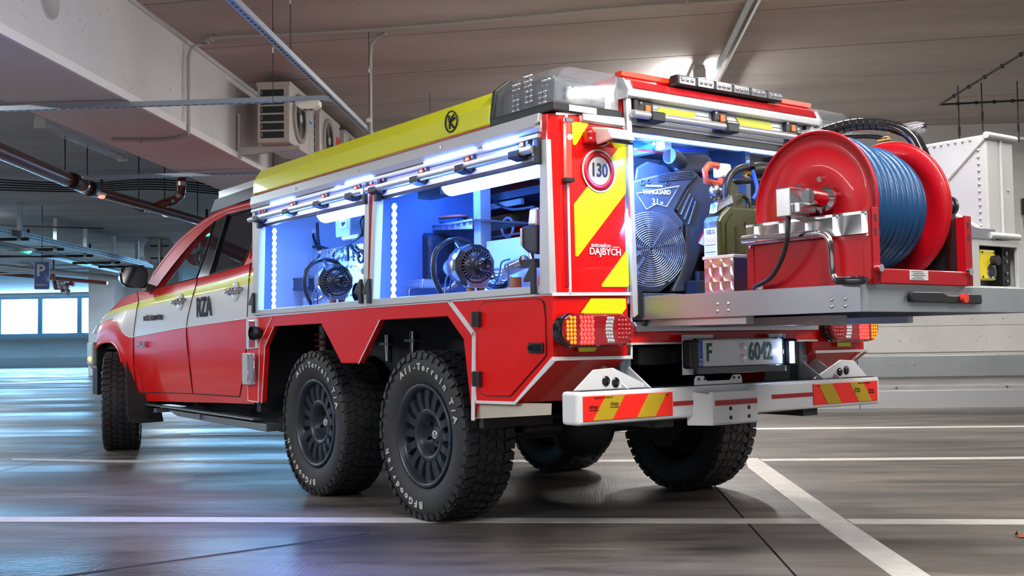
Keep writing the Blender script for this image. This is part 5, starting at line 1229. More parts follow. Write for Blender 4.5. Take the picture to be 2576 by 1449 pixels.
c = YP(2017,722,-.52); part('bolt', MB().cyl((1.70,-.52,.985), (1.70,-.52,1.0), .018, CHR, 6), HR)
# spiral wrapped pressure hose over the reel
sp = smoothpath([YP(2050,345,.02),YP(2085,330,.03),YP(2135,316,.05),YP(2185,312,.07),YP(2235,317,.09),YP(2275,330,.10),YP(2300,350,.10),YP(2316,378,.10),YP(2326,400,.10)],6)
SPH = thing('pressure_hose', 'black hose in spiral wrap arching over the hose reel', 'hose', (1.8,.05,1.5), 't')
part('hose', MB().tube(sp, .019, BLK, 10), SPH)
for i in range(2, len(sp)-2, 2):
    dd = (sp[i+1]-sp[i]).normalized(); part('wrap', MB().cyl(sp[i]-dd*.011, sp[i]+dd*.011, .0245, BLKG, 14), SPH)
for px, py, yy in ((2045,338,.0),(2298,322,.12)):
    c = YP(px,py,yy); part('fitting', MB().box(c-Vector((.035,.03,.018)), c+Vector((.035,.03,.018)), CLR).cyl(c-Vector((.05,0,0)), c+Vector((.05,0,0)), .012, CHR, 12), SPH, 'clear and chrome fitting', bevel=.004)
part('hose', MB().tube(smoothpath([YP(2070,350,.05),YP(2150,343,.08),YP(2210,345,.1),YP(2240,362,.1)],5), .010, BLK, 8), SPH)
BR = M('brass', (.65,.42,.12), .25, metal=1.)
c = YP(2222,352,.1); part('fitting', MB().cyl(c-Vector((.02,0,0)), c+Vector((.025,0,0)), .012, BR, 8), SPH, 'brass fitting')
# black object to the right of the raised roof: part of the truck's right beacon, see beacon()
# ---- control cabinet and riveted case
CC = thing('control_cabinet', 'grey cabinet with a yellow button box at the right end of the tray', 'cabinet', (1.97,.34,.985), 't')
f = MB().box((1.84,.155,.985), (2.09,.160,1.165), GRY).box((1.84,.515,.985), (2.09,.53,1.165), GRY).box((1.84,.155,1.16), (2.09,.53,1.165), GRY).box((1.84,.155,.985), (1.85,.53,1.165), GRY)
part('body', f, CC)
part('front_frame', MB().box((2.085,.155,.985), (2.10,.225,1.165), GRY).box((2.085,.485,.985), (2.10,.53,1.165), GRY).box((2.085,.225,1.142), (2.10,.485,1.165), GRY).box((2.085,.225,.985), (2.10,.485,.992), GRY), CC, bevel=.002)
part('recess', MB().box((2.02,.22,.99), (2.03,.49,1.15), DRK), CC)
YBX = M('yellow switch box', (.85,.68,.02), .35)
c = XP(2487,666,2.085); YB = part('button_box', MB().box((2.05,c.y-.052,c.z-.058), (2.085,c.y+.052,c.z+.058), YBX), CC, 'yellow two-button box', bevel=.008)
part('switch', MB().cyl((2.085,c.y+.028,c.z+.016), (2.108,c.y+.028,c.z+.016), .019, BLK, 18), YB); part('switch', MB().cyl((2.085,c.y+.018,c.z-.025), (2.090,c.y+.018,c.z-.025), .021, BLK, 18).lathe([(.021,.0),(.026,.004),(.030,0)], (2.085,c.y+.018,c.z-.025), (1,0,0), CHR, 20), YB)
for yy in (-.04,.04):
    for zz in (-.046,.046): part('screw', MB().cyl((2.085,c.y+yy,c.z+zz), (2.0862,c.y+yy,c.z+zz), .005, DRK, 8), YB)
k = MB()
KP = part('connector_strip', MB().box((2.06,.42,1.0), (2.075,.47,1.14), BLK), CC, 'black connector strip')
for z in (1.12,1.09,1.045,1.015): part('socket', MB().cyl((2.075,.445,z), (2.079,.445,z), .010, BLKG, 12).cyl((2.079,.445,z), (2.0795,.445,z), .003, CHR, 8), KP)
RC = thing('riveted_case', 'light grey riveted metal case with diagonal ribs, standing on the grey cabinet', 'case', (1.97,.39,1.165), 't')
part('body', MB().box((1.78,.305,1.172), (2.095,.487,1.565), GRY), RC, bevel=.006)
part('support_bar', MB().box((1.95,.16,1.165), (2.10,.305,1.172), ALU).box((2.098,.155,1.167), (2.104,.33,1.205), STL), RC)
for z in (1.182,1.560): part('edge_tube', MB().cyl((2.10,.295,z), (2.10,.495,z), .013, GRY, 14), RC)
part('edge_tube', MB().cyl((2.098,.395,1.18), (2.098,.395,1.56), .006, GRY, 8), RC)
for a, b in (((2.09,1.55),(1.93,1.41)),((1.93,1.41),(1.80,1.50)),((1.95,1.28),(2.09,1.19)),((1.93,1.41),(1.93,1.36))): part('rib', MB().cyl((a[0],.304,a[1]), (b[0],.304,b[1]), .008, GRY, 8), RC)
part('boss', MB().lathe([(.018,0),(.014,.006),(.010,.003),(.001,.004)], (1.93,.303,1.335), (0,-1,0), GRY, 16), RC)
rv = [(1.82+.03*i,1.552) for i in range(8)]+[(2.062,1.535-.026*i) for i in range(14)]
for x, z in rv: part('rivet', MB().sphere((x,.304,z), .0058, GRY, 8), RC)
part('screw', MB().sphere((2.097,.44,1.36), .005, STL, 8), RC)
# ---- jerry can
OLV = M('olive enamel', (.032,.034,.004), .3, coat=.4)
JC = thing('jerry_can', 'olive green metal jerry can with a printed white label, behind the small aluminium box', 'jerry can', (1.28,-.21,.975), 't')
X0,X1,Y0_,Y1_ = 1.235,1.33,-.33,-.095
prof = [(Y0_,.976),(Y0_,1.28),(Y0_+.012,1.30),(Y0_+.07,1.345),(Y1_-.02,1.345),(Y1_,1.325),(Y1_,.976)]
part('body', MB().prism([(X0,y,z) for y,z in prof], (X1-X0,0,0), OLV), JC, bevel=.014, seg=3)
cy0 = (Y0_+Y1_)/2
fm = MB()
for pts in (((-.08,-.15),(-.08,.14)),((-.08,.14),(.07,-.12)),((.07,-.15),(-.02,.0)),((.07,.13),(.03,.05))):
    pass
part('panel_rib', MB().prism([(X1,y,z) for y,z in ((Y0_+.035,1.0),(Y0_+.035,1.27),(Y0_+.075,1.315),(Y1_-.03,1.315),(Y1_-.03,1.0))], (.006,0,0), OLV), JC, bevel=.004)
part('pressed_rib', MB().cyl((X1+.006,Y0_+.09,1.02), (X1+.006,Y0_+.09,1.26), .006, OLV, 8).cyl((X1+.006,Y0_+.14,1.28), (X1+.006,Y1_-.04,1.17), .006, OLV, 8), JC)
part('carry_handle', MB().tube(smoothpath([(1.28,-.20,1.345),(1.28,-.20,1.38),(1.28,-.17,1.40),(1.28,-.12,1.395),(1.28,-.10,1.37),(1.28,-.10,1.34)],4), .011, OLV, 8).prism([(1.27,-.225,1.345),(1.27,-.225,1.43),(1.27,-.20,1.45),(1.27,-.17,1.43),(1.27,-.17,1.40),(1.27,-.15,1.40),(1.27,-.13,1.345)], (.02,0,0), OLV), JC, bevel=.002)
part('cap_lever', MB().prism([(1.26,-.315,1.315),(1.26,-.305,1.355),(1.26,-.24,1.385),(1.26,-.225,1.40),(1.26,-.215,1.36),(1.26,-.25,1.35)], (.045,0,0), CHR), JC, 'chrome cap lever', bevel=.003)
LBW = M('label white', (.72,.70,.68), .45)
LJ = part('label', MB().box((X0+.012,Y0_-.0012,1.03), (X1-.014,Y0_,1.255), LBW), JC, 'white printed label')
pr = MB().text('GELG', ((X0+X1)/2,Y0_-.0015,1.238), (1,0,0), (0,0,1), .024, BLK, .0008, .02, .8)
for k in range(12): pr.box((X0+.018,Y0_-.0016,1.185-.0095*k), (X1-.022-.008*(k%3),Y0_-.0012,1.188-.0095*k), GRY if k%3 else BLK)
part('print', pr, LJ, kind='stuff')
for k in range(3): 
    cxx = X0+.027+.021*k; part('hazard_mark', MB().tube([(cxx-.009,Y0_-.0014,1.205),(cxx,Y0_-.0014,1.216),(cxx+.009,Y0_-.0014,1.205),(cxx,Y0_-.0014,1.194)], .0009, M('hazard red',(.7,.05,.04),.5), 4, closed=True), LJ)
# ---- small engine-turned box
SB_ = thing('aluminium_box', 'small lidded box of swirl-polished aluminium in front of the jerry can', 'box', (1.44,-.41,.975), 't')
part('body', MB().box((1.36,-.452,.976), (1.512,-.365,1.118), SWXZ), SB_, bevel=.002)
part('lid', MB().box((1.355,-.457,1.116), (1.517,-.36,1.130), ALU), SB_, 'plain aluminium lid', bevel=.003)
# ---- pump engine
EN = thing('pump_engine', 'black petrol engine with a round fan grille and intake elbow inside the rear bay', 'engine', (.75,-.2,.975), 't')
nE = Vector((.93,-.36,0)).normalized(); rE = Vector((.36,.93,0)).normalized(); cE = XP(1632,628,.95)
def EP(px, py, d=0.):      # photo point on the engine's front plane, d metres towards us
    dd = un(px,py,0,1.)-CAM; q = CAM+dd*((cE-CAM).dot(nE)/dd.dot(nE)); return q+nE*d
def EPR(pxs, d0, th, m): return MB().prism([EP(a,b,d0) for a,b in pxs], -nE*th, m)
BLM = M('engine cover black', (.030,.034,.042), .42)
part('shroud', EPR([(1560,470),(1600,452),(1650,440),(1705,430),(1745,428),(1760,440),(1730,470),(1698,530),(1720,560),(1722,640),(1700,705),(1660,735),(1570,735),(1545,640),(1550,540)], 0, .10, BLM), EN, bevel=.008)
part('side_cover', EPR([(1735,432),(1762,436),(1795,470),(1801,505),(1786,560),(1770,630),(1752,680),(1738,732),(1690,735),(1712,690),(1728,640),(1728,570),(1702,528),(1722,470)], -.02, .16, BLM), EN, 'long ribbed black side cover', bevel=.012)
for k in range(4):
    a = EP(1733+7*k,478+9*k,-.015); b = EP(1706+10*k,528+12*k,-.015); part('cover_rib', MB().cyl(a, b, .006, BLM, 8), EN)
for k in range(5): part('cooling_fin', MB().tube([EP(1655,447+3.5*k-5,.004),EP(1745,434+4.5*k-4,.004)], .003, BLM, 5), EN)
part('engine_block', MB().box((.45,-.32,1.0), (.84,.10,1.45), DRK).box((.5,-.1,1.0), (.9,.12,1.2), DRK), EN)
part('engine_base', MB().box((.3,-.50,.975), (1.02,.12,.992), BLK).box((.98,-.50,.992), (1.03,.10,1.004), STL), EN, bevel=.002)
pl = [EP(1600,487,.006),EP(1707,468,.006),EP(1676,520,.006),EP(1650,513,.006),EP(1625,527,.006)]
part('nameplate_edge', MB().tube(pl, .0022, WHT, 4, closed=True), EN)
wtx = MB().text('VANGUARD', EP(1652,484,.004), rE, (0,0,1), .027, WHT, .002, .02, .85).text('31', EP(1648,508,.004), rE, (0,0,1), .036, GRY, .002, .0).text('hp', EP(1664,510,.004), rE, (0,0,1), .014, GRY, .002, .0)
wtx.obox(EP(1645,468,.004), rE, (0,0,1), nE, .075, .007, .002, WHT)
part('writing', wtx, EN, 'white lettering')
for px, py, r in ((1615,460,.013),(1631,457,.010),(1693,447,.016),(1678,462,.009)): part('cover_screw', MB().lathe([(r,.0),(r*.9,.005),(r*.45,.005),(r*.4,-.001)], EP(px,py), nE, BLK, 16), EN)
# fan grille: real wire rings over a fan
gc = EP(1632,628,.02)
part('fan', MB().cyl(gc-nE*.03, gc-nE*.028, .15, DRK, 40), EN)
TBK0 = M('fan blade grey', (.10,.11,.12), .4); GWR = M('grille wire', (.40,.42,.46), .25, metal=.9)
fb = MB()
for k in range(10):
    a = 2*pi*k/10; e1 = rE*math.cos(a)+Vector((0,0,math.sin(a))); e2 = rE*math.cos(a+.45)+Vector((0,0,math.sin(a+.45)))
    fb.add([gc-nE*.026+e1*.04, gc-nE*.012+e2*.04, gc-nE*.008+e2*.14, gc-nE*.026+e1*.14], [(0,1,2,3)], TBK0)
part('fan_blades', fb, EN, 'pale fan blades')
wr = MB()
for k in range(17): 
    R_ = .010+.0092*k; dm = .012*(1-(R_/.16)**2)
    wr.tube([gc+nE*dm+(rE*math.cos(a)+Vector((0,0,1))*math.sin(a))*R_ for a in [2*pi*j/44 for j in range(44)]], .0017, GWR, 4, closed=True)
for k in range(8):
    a = 2*pi*k/8+.2; e = rE*math.cos(a)+Vector((0,0,1))*math.sin(a); wr.tube([gc+nE*.012+e*.01, gc+nE*.009+e*.09, gc-nE*.004+e*.165], .0022, BLKG, 4)
part('fan_grille', wr, EN, 'round wire fan grille', kind='stuff')
for px, py in ((1704,575),(1672,712),(1612,712),(1600,690)): part('bolt', MB().cyl(EP(px,py,.0), EP(px,py,.028), .007, CHR, 8), EN)
# air intake
part('air_filter', MB().prism([EP(a,b,-.05) for a,b in ((1712,382),(1725,378),(1790,382),(1806,392),(1813,412),(1816,432),(1714,432),(1708,405))], -nE*.22, BLM), EN, 'rounded black air filter housing', bevel=.02, seg=3)
part('intake_pipe', MB().tube([EP(1672,397,.05),EP(1690,398,.03),EP(1725,402,-.06)], [.034,.033,.033], BLM, 20).cyl(EP(1671,397,.053), EP(1672,397,.049), .027, DRK, 20), EN, 'round open intake pipe')
part('rear_shell', EPR([(1606,452),(1612,415),(1640,400),(1690,412),(1706,432),(1700,440)], -.05, .2, BLM), EN, bevel=.02)
part('warning_sticker', MB().prism([EP(a,b,.0) for a,b in ((1781,562),(1786,562),(1770,618),(1757,612))], nE*.002, LBW), EN)
part('warning_sticker', MB().prism([EP(a,b,.0) for a,b in ((1776,562),(1781,562),(1760,612),(1755,610))], nE*.002, RFD), EN)
part('drain_block', MB().box((1.0,-.20,.985), (1.08,-.10,1.06), BLK).cyl((1.04,-.15,1.06), (1.04,-.15,1.10), .02, BLK), EN, bevel=.004)
# ---- fittings between engine and reel
CO = M('coral anodised metal', (.80,.12,.05), .35, metal=.3)
PF = thing('water_pump', 'bronze and chrome pump fittings with black hoses behind the jerry can', 'pump', (1.1,.05,1.3), 't')
part('pump_body', MB().cyl((1.05,-.05,1.30), (1.05,.25,1.30), .06, STL, 20).box((.98,-.02,1.0), (1.14,.22,1.27), DRK).cyl((1.12,-.03,1.36), (1.12,.14,1.36), .03, BR, 16), PF, bevel=.003)
c = XP(1797,440,1.2)
part('coral_block', MB().tube([c+Vector((0,a,b)) for a,b in ((-.05,-.03),(-.055,.015),(-.03,.04),(.02,.04),(.045,.01),(.03,-.035))], .014, CO, 8, closed=True), PF, 'coral red open bracket')
part('coral_cover', MB().box(c+Vector((-.03,.02,-.01)), c+Vector((.02,.085,.05)), WHT), PF, bevel=.01)
part('yellow_lever', MB().tube(smoothpath([XP(1872,445,1.25),XP(1880,432,1.25),XP(1890,437,1.25),XP(1893,425,1.25)],4), .007, M('lever orange yellow',(.9,.42,.01),.4), 8), PF, 'orange-yellow lever')
part('hose', MB().tube(smoothpath([XP(1828,505,1.28),XP(1827,470,1.28),XP(1838,440,1.28),XP(1860,424,1.28),XP(1890,420,1.25),XP(1940,430,1.2)],5), .015, BLK, 10), PF, 'black curved hose')
part('hose', MB().tube(smoothpath([XP(1780,455,1.15),XP(1830,458,1.2),XP(1890,455,1.25),XP(1930,450,1.25)],5), .012, BLK, 8), PF)
part('hose', MB().tube(smoothpath([XP(1888,428,1.25),XP(1910,425,1.25),XP(1935,428,1.22)],4), .030, BLK, 12), PF, 'thick taped black hose')
part('clamp', MB().box(XP(1887,412,1.27)-Vector((.01,.015,.012)), XP(1887,412,1.27)+Vector((.01,.015,.012)), CHR), PF)
part('blue_strap', MB().tube(smoothpath([XP(1893,428,1.3),XP(1902,460,1.31),XP(1905,480,1.32),XP(1893,502,1.33)],4), .009, M('strap blue',(.01,.10,.55),.6), 5), PF, 'blue strap')
part('fitting', MB().sphere(XP(1800,480,1.2), .03, STL, 12).cyl(XP(1788,500,1.15), XP(1815,470,1.18), .016, CHR, 12).sphere(XP(1812,495,1.2), .02, BR, 10), PF)
part('support', MB().box((.98,.0,.975), (1.12,.2,1.01), DRK), PF)
# blue ratchet strap near the roof of the rear bay
STB = M('webbing blue', (.01,.10,.60), .6)
RT_ = thing('ratchet_strap', 'blue lashing strap with a steel buckle stretched under the rear bay roof', 'strap', (.9,-.3,1.62), 't')
part('webbing', MB().prism([XP(a,b,.95) for a,b in ((1594,352),(1640,364),(1700,372),(1782,372),(1780,381),(1700,381),(1640,377),(1594,371))], (-.006,0,0), STB), RT_)
part('buckle', MB().tube([XP(a,b,.965) for a,b in ((1640,354),(1650,356),(1652,374),(1644,379))], .0045, CHR, 6, closed=True).obox(XP(1665,369,.965), (0,1,0), (0,0,1), (1,0,0), .03, .03, .018, STL), RT_, 'steel buckle')
part('red_webbing', MB().prism([XP(a,b,.945) for a,b in ((1594,373),(1640,378),(1668,383),(1668,386),(1594,377))], (-.004,0,0), RFD), RT_)
# ================================================================== RESCUE TOOLS IN THE SIDE LOCKERS
TIP = M('tool silver', (.70,.72,.75), .22, metal=.9); TBK = M('tool black', (.020,.024,.03), .32, coat=.3); PEG = M('brown peg', (.42,.20,.08), .5)
STR2 = M('strap light blue', (.05,.25,.75), .5)
def tool(px, py, y, sc, label):
    c = YP(px, py, y); ax = Vector((.985,-.16,-.03)).normalized(); rt = Vector((.16,.985,0)).normalized(); up = ax.cross(rt)*-1
    if up.z < 0: up = -up
    t = thing('rescue_tool', label, 'rescue tool', (c.x-.15,y,.97), 't', 'hydraulic rescue tools in the side lockers')
    P_ = lambda a, r=0, u=0: c+(ax*a+rt*r+up*u)*sc
    part('body', MB().lathe([(.001,-.30),(.035,-.29),(.05,-.24),(.06,-.17),(.080,-.14),(.094,-.11),(.095,-.02),(.078,.0)], c, ax, TIP, 14, True) if sc == 1 else MB().lathe([(r*sc,h*sc) for r,h in [(.001,-.30),(.035,-.29),(.05,-.24),(.06,-.17),(.080,-.14),(.094,-.11),(.095,-.02),(.078,.0)]], c, ax, TIP, 14), t, 'silver tool body', bevel=.002)
    part('shroud', MB().lathe([(r*sc,h*sc) for r,h in [(.092,-.045),(.099,-.038),(.099,-.005),(.080,.012),(.074,.012)]], c, ax, TBK, 12, False), t, 'faceted black shroud', bevel=.003)
    fn = MB()
    for k in range(30):
        a = 2*pi*k/30; e = rt*math.cos(a)+up*math.sin(a); fn.obox(P_(.010)+e*.066*sc, e, ax.cross(e), ax, .014*sc, .004*sc, .02*sc, TIP)
    part('cooling_fins', fn, t, kind='stuff')
    part('front_disc', MB().lathe([(r*sc,h*sc) for r,h in [(.062,-.01),(.062,.022),(.056,.032),(.03,.040),(.001,.042)]], c, ax, TBK, 36), t, 'black front disc')
    part('nozzle', MB().lathe([(r*sc,h*sc) for r,h in [(.022,.03),(.022,.075),(.027,.078),(.027,.088)]], c, ax, TIP, 20), t, 'silver spindle')
    part('nozzle_cap', MB().lathe([(r*sc,h*sc) for r,h in [(.030,.085),(.031,.110),(.026,.120),(.014,.121),(.012,.112),(.001,.112)]], c, ax, BLKG, 20), t)
    for k in range(4):
        a = pi/2*k; e = rt*math.cos(a)+up*math.sin(a); part('tick', MB().obox(P_(.0345)+e*.049*sc, e, ax.cross(e), ax, .012*sc, .0022*sc, .002, WHT), t)
    hh = [(-.07,-.14),(-.115,-.05),(-.115,.05),(-.08,.10),(-.03,.125),(.03,.125),(.08,.10),(.105,.055)]
    part('ring_handle', MB().tube(smoothpath([P_(-.20+.0*i, r, u-.0) for i,(r,u) in enumerate(hh)]+[P_(-.10,.09,.05)],5), .0125*sc, TBK, 10), t, 'black ring handle')
    part('ring_handle', MB().tube(smoothpath([P_(-.2,-.09,-.11),P_(-.2,-.04,-.10),P_(-.16,.0,-.06)],4), .012*sc, TIP, 10), t)
    part('handle_stay', MB().obox(P_(-.16,-.01,.10), ax*.7+up*-.5, rt, (ax*.7+up*-.5).cross(rt), .11*sc, .022*sc, .01*sc, TBK), t, bevel=.002)
    part('foot', MB().prism([P_(-.06,-.05,-.06),P_(-.06,-.03,-.10),P_(-.06,.05,-.10),P_(-.06,.07,-.05)], ax*.07*sc, TIP), t, bevel=.003)
    zb = P_(-.02,.02,-.10).z
    for a, r in ((-.03,-.01),(-.03,.04)):
        q = P_(a, r, -.10); part('peg', MB().cyl((q.x,q.y,.965), (q.x,q.y,max(q.z,.99)), .019*sc, PEG, 16), t, 'brown cylindrical support peg')
    q = P_(-.23,-.07,-.12); part('holder', MB().box((q.x-.03,q.y-.02,.965), (q.x+.10,q.y+.03,1.02), PEG).box((q.x-.045,q.y-.03,.965), (q.x-.025,q.y+.03,1.035), TIP), t, bevel=.003)
    for r0, col in ((-.07,STR2),(-.045,MATS['webbing blue'])):
        q = P_(-.12, r0, -.02); part('strap', MB().tube(smoothpath([P_(-.10,r0+.03,.04),q,Vector((q.x-.01,q.y-.02,q.z-.05)),Vector((q.x-.02,q.y-.02,.985))],4), .004, col, 5), t, 'thin blue strap')
    return t
tool(1196,668,-.80,1.0,'larger silver and black rescue tool in the rear side locker')
tool(846,708,-.80,1.0,'silver and black rescue tool in the front side locker')
# cutter at the rear of the big locker
ct = thing('rescue_cutter', 'battery rescue tool with an upright black battery at the right end of the rear locker', 'rescue tool', (.6,-.75,.97), 't')
q = lambda a, b, y=-.78: YP(a, b, y)
part('battery', MB().prism([q(1308,570),q(1330,565),q(1350,565),q(1350,640),q(1325,636),q(1310,622)], (0,.09,0), TBK), ct, 'black battery pack', bevel=.012)
part('battery_stripe', MB().prism([q(1308,575,-.785),q(1313,573,-.785),q(1314,618,-.785),q(1309,618,-.785)], (0,.02,0), TIP), ct)
part('neck', MB().prism([q(1330,525),q(1350,520),q(1350,568),q(1326,568)], (0,.07,0), TIP), ct, bevel=.01)
part('arm', MB().cyl(q(1282,675,-.76), q(1320,658,-.76), .030, TIP, 18).prism([q(1302,655),q(1345,650),q(1345,672),q(1304,675)], (0,.05,0), TBK), ct, 'silver arm with a black jaw', bevel=.003)
part('post', MB().cyl(q(1336,632,-.74), q(1340,665,-.74), .012, TIP, 10), ct)
part('peg', MB().cyl((q(1306,690).x,-.80,.965), (q(1306,690).x,-.80,1.085), .026, PEG, 18), ct, 'brown cylindrical support peg')
part('strap', MB().tube(smoothpath([q(1282,652,-.80),q(1262,660,-.80),q(1256,690,-.80),q(1240,722,-.80)],4), .004, STR2, 5).tube([q(1278,665,-.8),q(1280,720,-.8)], .004, STR2, 5), ct, 'thin blue strap')
BAG = M('salmon cloth bag', (.62,.12,.07), .8, bump=.3, bscale=30)
solo('cloth_bag', MB().sphere((.80,-.74,1.05), .095, BAG, 18, (1.0,.7,.95)), 'salmon coloured cloth bag behind the brown peg at the right end of the rear locker', 'bag', (.80,-.74,.965), 't')
# round blue-black tool case
CS = M('case blue black', (.022,.03,.05), .4)
t = thing('round_case', 'dark round-shouldered tool case standing at the left of the rear side locker', 'case', (-.1,-.55,.965), 't')
cc = [YP(a,b,-.66) for a,b in ((970,700),(968,650),(978,610),(1000,592),(1030,584),(1060,584),(1076,592),(1080,620),(1080,690),(1072,712),(1000,716))]
part('shell', MB().prism(cc, (0,.16,0), CS), t, bevel=.02, seg=3)
c = YP(1030,645,-.66); part('rim', MB().lathe([(.105,0),(.110,-.010),(.098,-.016),(.094,-.006),(.07,-.004),(.001,-.006)], c, (0,1,0), CS, 40), t)
c = YP(985,632,-.66); part('latch', MB().box((c.x-.03,-.672,c.z-.025), (c.x+.03,-.66,c.z+.025), LGR).text('0', (c.x,-.674,c.z), (1,0,0), (0,0,1), .03, CS, .001, .01), t, 'pale latch', bevel=.004)
for a in (988,1010,1034): 
    c = YP(a,690,-.68); part('connector', MB().cyl(c-Vector((.025,0,0)), c+Vector((.025,0,0)), .018, TIP, 12), t)
# shelf, helmet
t = thing('tray_shelf', 'swirl-polished aluminium shelf with a folded edge in the rear locker', 'shelf', (-.3,-.55,1.38), 't')
a, b = YP(990,585,-.60), YP(1188,562,-.60)
part('shelf_edge', MB().prism([YP(982,600,-.60),YP(1010,582,-.6),YP(1090,566,-.60),YP(1188,558,-.60),YP(1188,576,-.60),YP(1090,580,-.60),YP(1010,598,-.6)], (0,.006,0), SWXZ), t, bevel=.002)
part('shelf_plate', MB().box((a.x,-.60,a.z-.01), (b.x,-.25,a.z), ALU), t)
c = YP(1028,562,-.50)
hl = MB().lathe([(.13,0),(.125,.04),(.10,.085),(.05,.11),(.001,.118)], (c.x,-.48,c.z-.045), (0,0,1), TBK, 28)
t = thing('helmet', 'dark dome-shaped helmet lying on the shelf in the rear locker', 'helmet', (c.x,-.48,c.z-.05), 't')
part('dome', hl, t); part('visor', MB().lathe([(.13,0),(.16,-.005),(.158,-.012),(.125,-.008)], (c.x,-.48,c.z-.04), (0,0,1), M('visor orange',(.7,.12,.05),.4), 28, a0=-.8, a1=.9), t, 'orange visor edge')
t = thing('coiled_cable', 'blue and orange cable coil on the right part of the shelf', 'cable', (.0,-.5,1.40), 't')
c = YP(1128,556,-.5)
for k in range(3): part('loop', MB().tube([c+Vector((.11*math.cos(a)+.02*k,.06*math.sin(a),.006*k)) for a in [2*pi*j/24 for j in range(24)]], .006, (STR2,BLK,M('cable coral',(.8,.15,.08),.5))[k], 6, closed=True), t)
# white box and valves low in the rear locker
t = thing('valve_block', 'silver valve fittings lying on the locker floor left of the larger rescue tool', 'fittings', (-.1,-.7,.965), 't')
q = lambda a, b, y=-.74: YP(a, b, y)
part('base', MB().box((-.18,-.80,.965), (.06,-.66,1.00), TBK), t, bevel=.004)
part('block', MB().box(q(985,722)-Vector((.08,0,.02)), q(1050,712)+Vector((.05,.1,.02)), TIP), t, bevel=.008)
part('lever', MB().tube(smoothpath([q(1008,745),q(1004,718),q(1016,712),q(1030,722),q(1028,745)],4), .006, CHR, 6).cyl(q(1000,722), q(1062,716), .018, TIP, 12), t)
t = thing('hose_couplings', 'silver hydraulic hose couplings behind the rescue tool in the rear locker', 'fittings', (.5,-.6,.965), 't')
for k, (a, b) in enumerate(((1250,690),(1268,712),(1238,725))):
    c = YP(a,b,-.62); part('coupling', MB().cyl(c-Vector((.07,0,0)), c+Vector((.07,0,0)), .024, TIP, 14).cyl(c-Vector((.03,0,0)), c+Vector((.01,0,0)), .030, CHR, 14), t)
part('hose', MB().tube(smoothpath([YP(1205,705,-.64),YP(1250,728,-.66),YP(1290,700,-.62)],5), .013, BLK, 8), t)
part('hose', MB().tube(smoothpath([YP(1210,472,-.45),YP(1222,490,-.45),YP(1255,515,-.45),YP(1290,527,-.45),YP(1345,520,-.45)],5), .008, BLK, 8), TR)
# reel wheel and rods glimpsed behind
t = thing('cable_drum', 'small pale wheel on rods glimpsed through the inner opening of the rear locker', 'wheel', (.6,-.1,1.35), 't')
c = YP(1277,572,-.2); part('wheel_ring', MB().tube([c+Vector((.05*math.cos(a),0,.05*math.sin(a))) for a in [2*pi*j/24 for j in range(24)]], .008, LGR, 6, closed=True).cyl(c-Vector((0,.01,0)), c+Vector((0,.01,0)), .015, TBK, 12), t)
part('rod', MB().cyl(c-Vector((.25,0,.04)), c+Vector((.1,0,-.04)), .006, LGR, 6).cyl(c-Vector((.25,0,0.0)), c+Vector((-.06,0,0)), .006, LGR, 6).box((c.x-.3,c.y,c.z+.11), (c.x+.12,c.y+.02,c.z+.14), LGR), t)
# front locker contents
t = thing('charger', 'white battery charger box with a dark cover on the back wall of the front locker', 'charger', (-1.2,-.65,1.45), 't')
q = lambda a, b, y=-.66: YP(a, b, y)
part('housing', MB().prism([q(843,546),q(880,540),q(880,592),q(844,598)], (0,.10,0), LGR), t, 'pale housing', bevel=.006)
part('socket_panel', MB().prism([q(853,556,-.664),q(872,551,-.664),q(872,573,-.664),q(853,577,-.664)], (0,.01,0), WHT), t, bevel=.002)
part('socket', MB().prism([q(858,560,-.667),q(868,558,-.667),q(864,566,-.667),q(860,570,-.667)], (0,.004,0), BLK), t)
part('side_unit', MB().prism([q(882,540),q(914,532),q(914,596),q(882,592)], (0,.12,0), CS), t, 'dark side unit', bevel=.006)
part('cable_gland', MB().cyl(q(865,600), q(905,594), .014, WHT, 10), t)
part('cable', MB().tube(smoothpath([q(916,540,-.68),q(906,560,-.68),q(910,590,-.68),q(880,612,-.68),q(848,630,-.68)],5), .006, BLK, 6), t)
t = thing('swirl_cabinet', 'swirl-polished aluminium cabinet behind the rescue tool in the front locker', 'cabinet', (-1.1,-.55,.965), 't')
q = lambda a, b, y=-.60: YP(a, b, y)
part('upper_panel', MB().prism([q(785,632),q(914,612),q(914,655),q(785,660)], (0,.01,0), SWXZ), t)
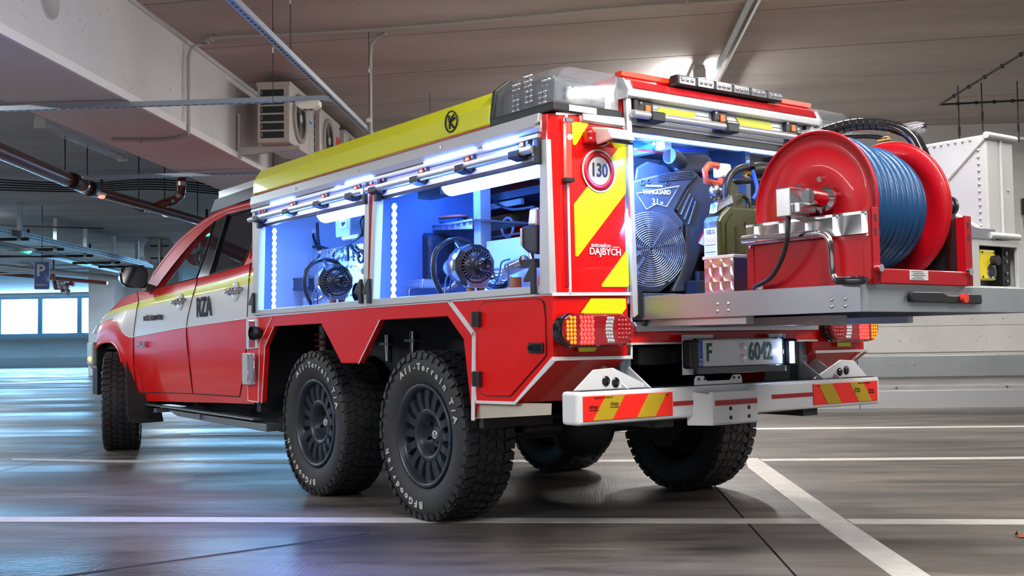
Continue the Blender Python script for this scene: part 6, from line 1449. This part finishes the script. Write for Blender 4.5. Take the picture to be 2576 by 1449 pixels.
part('front_panel', MB().prism([q(776,662),q(914,656),q(914,690),q(776,694)], (0,.01,0), SWXZ), t)
part('lower_panel', MB().prism([q(776,697),q(914,693),q(914,752),q(776,762)], (0,.01,0), SWXZ), t)
part('brace', MB().tube([q(874,613,-.62),q(876,656,-.62)], .008, CS, 6).tube([q(880,618,-.62),q(905,645,-.62)], .010, CS, 6).tube([q(908,645,-.62)+Vector((.035*math.cos(a),0,.035*math.sin(a))) for a in [2*pi*j/20 for j in range(20)]], .007, CS, 6, closed=True), t)
part('cabinet_body', MB().box((q(778,700).x,-.59,.965), (-.44,-.30,1.36), ALU), t)
for a, b in ((806,635),(843,631),(850,648)): part('plug', MB().sphere(q(a,b,-.63), .016, CHR, 8).cyl(q(a,b,-.63), q(a-6,b+14,-.65), .008, BLK, 6), t)
t = thing('hose_coil', 'black cables hanging down the back of the front locker', 'cable', (-1.3,-.5,1.35), 't')
q = lambda a, b, y=-.56: YP(a, b, y)
for pp in (((782,565),(790,600),(802,628)),((798,560),(800,600),(806,630)),((775,660),(770,700),(772,740)),((768,640),(778,625),(800,620),(830,628))):
    part('cable', MB().tube(smoothpath([q(*v) for v in pp],5), .009, BLK, 7), t)
part('cable_clip', MB().box(q(786,582)-Vector((.03,.01,.012)), q(786,582)+Vector((.03,.01,.012)), WHT), t)
t = thing('box_lamp', 'boxy work lamp with a pale lens at the left of the front locker tool', 'lamp', (-1.5,-.7,1.1), 't')
q = lambda a, b, y=-.70: YP(a, b, y)
part('body', MB().prism([q(726,700),q(775,697),q(775,722),q(728,732)], (0,.08,0), TBK), t, bevel=.006)
part('lens', MB().prism([q(724,706,-.705),q(736,705,-.705),q(736,726,-.705),q(724,727,-.705)], (0,.05,0), LGR), t, 'pale lens', bevel=.003)
part('bracket', MB().box((q(750,712).x-.02,-.66,1.0), (q(750,712).x+.02,-.30,1.1), LGR), t)
part('reel_knob', MB().lathe([(.001,-.02),(.05,-.015),(.055,.0),(.05,.02)], YP(905,735,-.80), (0,-1,0), TBK, 20), TR, 'dark round knob in the front locker')
